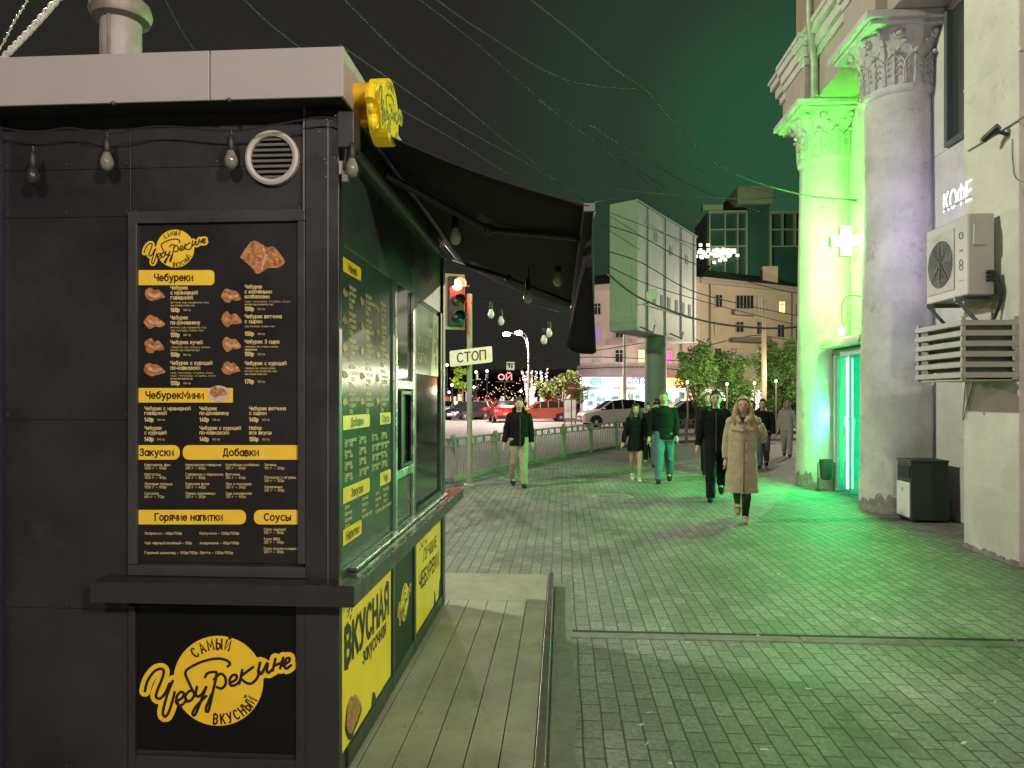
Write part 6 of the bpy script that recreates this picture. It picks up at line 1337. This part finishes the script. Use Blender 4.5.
    if style == 'coat':
        for s in (-1, 1): b.tube([U(s * .05, .0, .85), U(s * .045, -.05, .835), U(s * .02, -.078, .8)], [.022 * h, .024 * h, .014 * h], 8)
        b.tube([U(-.085, -.068, .745), U(0, -.09, .735), U(.085, -.068, .745)], .011 * h, 8)
    o = b.build({'jacket': 'jacket', 'hoodie': 'hoodie', 'sweater': 'sweater', 'coat': 'coat', 'dress': 'dress'}[style], top, t); soft(o, vox, .022, 3)
    if style == 'coat':
        b = MB(); b.tube([U(.012, -.092, .78), U(.014, -.096, .6), U(.016, -.099, .4), U(.018, -.106, .25)], .006 * h, 6)
        for q in (.74, .66, .57, .48): b.ell(U(.03, -.088 - (.76 - q) * .045, q), .008 * h, .005 * h, .008 * h, 8, 5)
        b.build('coat_front', mat('coat_seam', (.22, .16, .1), .8), o, smooth=True)
        b = MB(); b.add([U(-.022, -.062, .845), U(.022, -.062, .845), U(0, -.088, .79)], [(0, 1, 2)]); b.build('dark_collar', INK, o)
    if style == 'jacket' and not female:
        b = MB(); b.tube([U(0, -.066, .815), U(.002, -.084, .74), U(.0, -.082, .6), U(0, -.083, .46)], .005 * h, 6); b.build('zip', mat('zip_dark', (.05, .05, .05), .4), o)
    if bottom:
        b = MB()
        for s in (-1, 1):
            hip, kn, an = J[s]; wd = 1.0 if not bare else .8
            b.tube([hip + V((0, 0, .05 * h)), hip.lerp(kn, .35), kn, kn.lerp(an, .5), an.lerp(kn, -.03)], [.062 * h, .06 * h, .05 * h * wd, .046 * h * wd, .042 * h * wd], 12)
        b.rings([(0, 0, .46 * h + dz, .09 * h, .066 * h), (0, 0, .53 * h + dz, .1 * h, .07 * h), (0, 0, .57 * h + dz, .09 * h, .062 * h)], 18)
        o = b.build('trousers', bottom, t); soft(o, vox, .018, 3)
    if bare == 'tights':
        b = MB()
        for s in (-1, 1): hip, kn, an = J[s]; b.tube([hip, hip.lerp(kn, .5), kn, kn.lerp(an, .3), an], [.054 * h, .05 * h, .036 * h, .038 * h, .0245 * h], 12)
        o = b.build('tights', INK, t, smooth=True)
    for s in (-1, 1):
        an = J[s][2]; ft_ = J[s][2] - J[s][1]; pitch = math.atan2(ft_.y, -ft_.z); pitch = max(-.25, min(.7, pitch)) if an.z - .045 * h > .02 else 0
        Ms = Matrix.Rotation(pitch, 3, 'X'); b = MB()
        b.ell(an + Ms @ V((0, -.035 * h, -.026 * h)), .03 * h, .078 * h, .018 * h, 14, 8, M=Ms); b.ell(an + Ms @ V((0, -.004 * h, -.01 * h)), .029 * h, .04 * h, .032 * h, 12, 8, M=Ms)
        o = b.build('shoe', shoes, t); soft(o, .009, 0, 3)
        if 'sole' in shoes.name or True:
            b = MB(); b.rings([(0, -.035 * h, -.045 * h, .027 * h, .073 * h), (0, -.035 * h, -.038 * h, .03 * h, .078 * h)], 18); vs3 = [an + Ms @ p for p in b.v]; b.v = vs3; b.build('sole', mat('shoe_sole_' + shoes.name, (.4, .38, .33) if shoes.name != 'cloth_shoe_dark' else (.2, .2, .19), .6), o)
    p = G(px, py); t.location = p; t.rotation_euler = (0, 0, math.radians(turn) + math.atan2(p.x, p.y) * -1)
    return t
dn = lambda s, x=.25, y=0: (s * x, y, -1)
SHD, SHW = cloth('shoe_dark', (.02, .02, .02)), cloth('shoe_white', (.6, .57, .5))
# the woman in the long coat: her left hand lifted to her face
person('blond woman in a long beige trench coat lifting one hand to her face', 742, 521, 1.66, ((-14, 34, -.05), (12, 4, -.1)), (((-.3, .15, -1), (-.12, -.1, -1)), ((.55, .1, -1), (-.42, -.5, 1.25))), cloth('coat_beige', (.5, .4, .27), .1), None, HBL, cloth('shoe_tan', (.4, .28, .2)), 'coat', vox=.009, hairlong=.17, female=1, bare='tights', lean=.02)
person('man all in black walking just behind the woman in the trench coat', 716, 500, 1.76, ((14, 3, 0), (-16, 36, 0)), ((( -.35, .1, -1), (-.25, -.25, -1)), ((.3, .1, -1), (.05, -.2, -1))), cloth('jacket_black', (.006, .0065, .007)), cloth('trousers_black', (.011, .011, .013)), HDK, SHD, 'jacket', vox=.01)
person('tall man in a dark sweater and loose blue jeans beside the bare-legged woman', 664, 482.5, 1.78, ((13, 4, .05), (-12, 26, .05)), (((-.38, .05, -1), (-.2, -.2, -1)), ((.3, .1, -1), (.02, -.45, -1))), cloth('sweater_dark', (.007, .009, .009)), cloth('jeans_blue', (.1, .16, .22)), HBR, SHD, 'sweater', vox=.011, nod=10)
person('woman in a short dark jacket dress with bare legs and pale shoes', 636, 481, 1.52, ((-12, 24, 0), (12, 3, 0)), (((-.4, .05, -1), (-.42, -.1, -1)), ((.42, .1, -1), (.5, -.1, -.9))), cloth('dress_black', (.007, .007, .009)), None, HDK, SHW, 'dress', vox=.011, hairlong=.15, female=1)
person('man in an open dark jacket and pale trousers walking alone by the railing', 519, 487, 1.64, ((-10, 26, 0), (8, 2, 0)), (((-.34, .1, -1), (-.3, -.1, -1)), ((.32, .12, -1), (.12, -.2, -1))), cloth('jacket_dark', (.008, .0075, .008)), cloth('trousers_pale', (.36, .34, .24)), HB, SHD, 'jacket', vox=.011, hood=1, turn=8)
person('person in a dark hoodie and grey jeans behind the woman in the trench coat', 763, 468, 1.6, ((8, 4, 0), (-12, 30, 0)), (((-.3, .1, -1), (-.1, -.2, -1)), ((.34, .1, -1), (.15, -.2, -1))), cloth('hoodie_dark', (.01, .012, .012)), cloth('jeans_grey', (.13, .13, .14)), HDK, SHD, 'hoodie', vox=.013)
person('walker in a light grey hooded tracksuit beside the far column', 787, 456.5, 1.55, ((-12, 26, 0), (10, 3, 0)), (((-.3, .1, -1), (-.2, -.1, -1)), ((.35, .15, -1), (.35, -.2, -1))), cloth('grey_light', (.4, .38, .34)), cloth('grey_light_trousers', (.36, .34, .3)), HBL, SHD, 'hoodie', vox=.013, hood=2)
person('small walker in dark clothes half hidden behind the woman in the dark jacket', 648.5, 462, 1.5, ((6, 3, 0), (-8, 20, 0)), ((dn(-1), dn(-1)), (dn(1), dn(1))), cloth('jacket_dark', (.008, .0075, .008)), cloth('trousers_black', (.011, .011, .013)), HB, SHW, 'hoodie', vox=.014)
person('person in a dark cap walking behind the shoulder of the tall man', 657, 467, 1.6, ((7, 3, 0), (-9, 20, 0)), ((dn(-1), dn(-1)), (dn(1), dn(1))), cloth('jacket_dark', (.008, .0075, .008)), cloth('jeans_grey', (.13, .13, .14)), HDK, SHD, 'jacket', vox=.014, cap=INK)
person('man with a pinkish face looking past the shoulder of the man in black', 708.5, 474, 1.74, ((8, 3, 0), (-8, 20, 0)), ((dn(-1, .1), dn(-1, .1)), (dn(1, .1), dn(1, .1))), cloth('jacket_dark', (.008, .0075, .008)), cloth('trousers_black', (.011, .011, .013)), HBR, SHD, 'jacket', vox=.014)
person('dark-haired walker mostly hidden between the trench coat and the dark hoodie', 752, 464, 1.56, ((8, 3, 0), (-8, 20, 0)), ((dn(-1, .1), dn(-1, .1)), (dn(1, .1), dn(1, .1))), cloth('jacket_dark', (.008, .0075, .008)), cloth('trousers_black', (.011, .011, .013)), HDK, SHD, 'jacket', vox=.014)
# ================================================================== world, air, camera
w = bpy.data.worlds.new('World'); S.world = w; w.use_nodes = True; nt = w.node_tree; bg = nt.nodes['Background']
tc = nt.nodes.new('ShaderNodeTexCoord'); sp = nt.nodes.new('ShaderNodeSeparateXYZ'); nt.links.new(tc.outputs['Generated'], sp.inputs[0])
rp = nt.nodes.new('ShaderNodeValToRGB'); rp.color_ramp.elements[0].position = .0; rp.color_ramp.elements[0].color = (.024, .022, .0195, 1); rp.color_ramp.elements[1].position = .7; rp.color_ramp.elements[1].color = (.0205, .019, .017, 1)
nt.links.new(sp.outputs['Z'], rp.inputs['Fac']); 
gd = V((math.sin(math.radians(16)), math.cos(math.radians(16)), .34)).normalized(); vd = nt.nodes.new('ShaderNodeVectorMath'); vd.operation = 'DOT_PRODUCT'; vd.inputs[1].default_value = gd
nt.links.new(tc.outputs['Generated'], vd.inputs[0]); r2 = nt.nodes.new('ShaderNodeValToRGB'); r2.color_ramp.interpolation = 'EASE'
r2.color_ramp.elements[0].position = .92; r2.color_ramp.elements[0].color = (0, 0, 0, 1); r2.color_ramp.elements[1].position = 1; r2.color_ramp.elements[1].color = (0, .062, .021, 1)
e = r2.color_ramp.elements.new(.982); e.color = (0, .022, .007, 1)
nt.links.new(vd.outputs['Value'], r2.inputs['Fac']); ad = nt.nodes.new('ShaderNodeMix'); ad.data_type = 'RGBA'; ad.blend_type = 'ADD'; ad.inputs['Factor'].default_value = 1
nt.links.new(rp.outputs['Color'], ad.inputs[6]); nt.links.new(r2.outputs['Color'], ad.inputs[7]); nt.links.new(ad.outputs[2], bg.inputs['Color']); bg.inputs['Strength'].default_value = 1.0
HAZE = False
if HAZE:
    m = bpy.data.materials.new('night_haze'); m.use_nodes = True; n = m.node_tree; n.nodes.remove(n.nodes['Principled BSDF'])
    pv = n.nodes.new('ShaderNodeVolumePrincipled'); pv.inputs['Color'].default_value = (.9, .9, .9, 1); pv.inputs['Density'].default_value = HZ = .0035; pv.inputs['Anisotropy'].default_value = .2
    n.links.new(pv.outputs[0], n.nodes['Material Output'].inputs['Volume'])
    b = MB(); b.box(-110, 110, -30, 190, -1.2, 48); tag(b.build('haze', m), kind='stuff')
c = bpy.data.cameras.new('camera'); c.sensor_width = 36; c.lens = F / 1024 * 36; c.shift_y = (HY - 384) / 1024; c.clip_end = 1000; c.clip_start = .05
o = bpy.data.objects.new('camera', c); COL.objects.link(o); o.location = CAM; o.rotation_euler = (PI / 2, 0, TH); S.camera = o
S.view_settings.view_transform = 'Standard'; S.view_settings.look = 'None'; S.view_settings.exposure = 0; S.view_settings.gamma = 1
S.cycles.use_denoising = True; S.cycles.denoiser = 'OPENIMAGEDENOISE'; S.cycles.sample_clamp_indirect = 4; S.cycles.sample_clamp_direct = 0
S.cycles.max_bounces = 6; S.cycles.diffuse_bounces = 2; S.cycles.glossy_bounces = 3; S.cycles.volume_bounces = 0; S.cycles.caustics_reflective = False; S.cycles.caustics_refractive = False
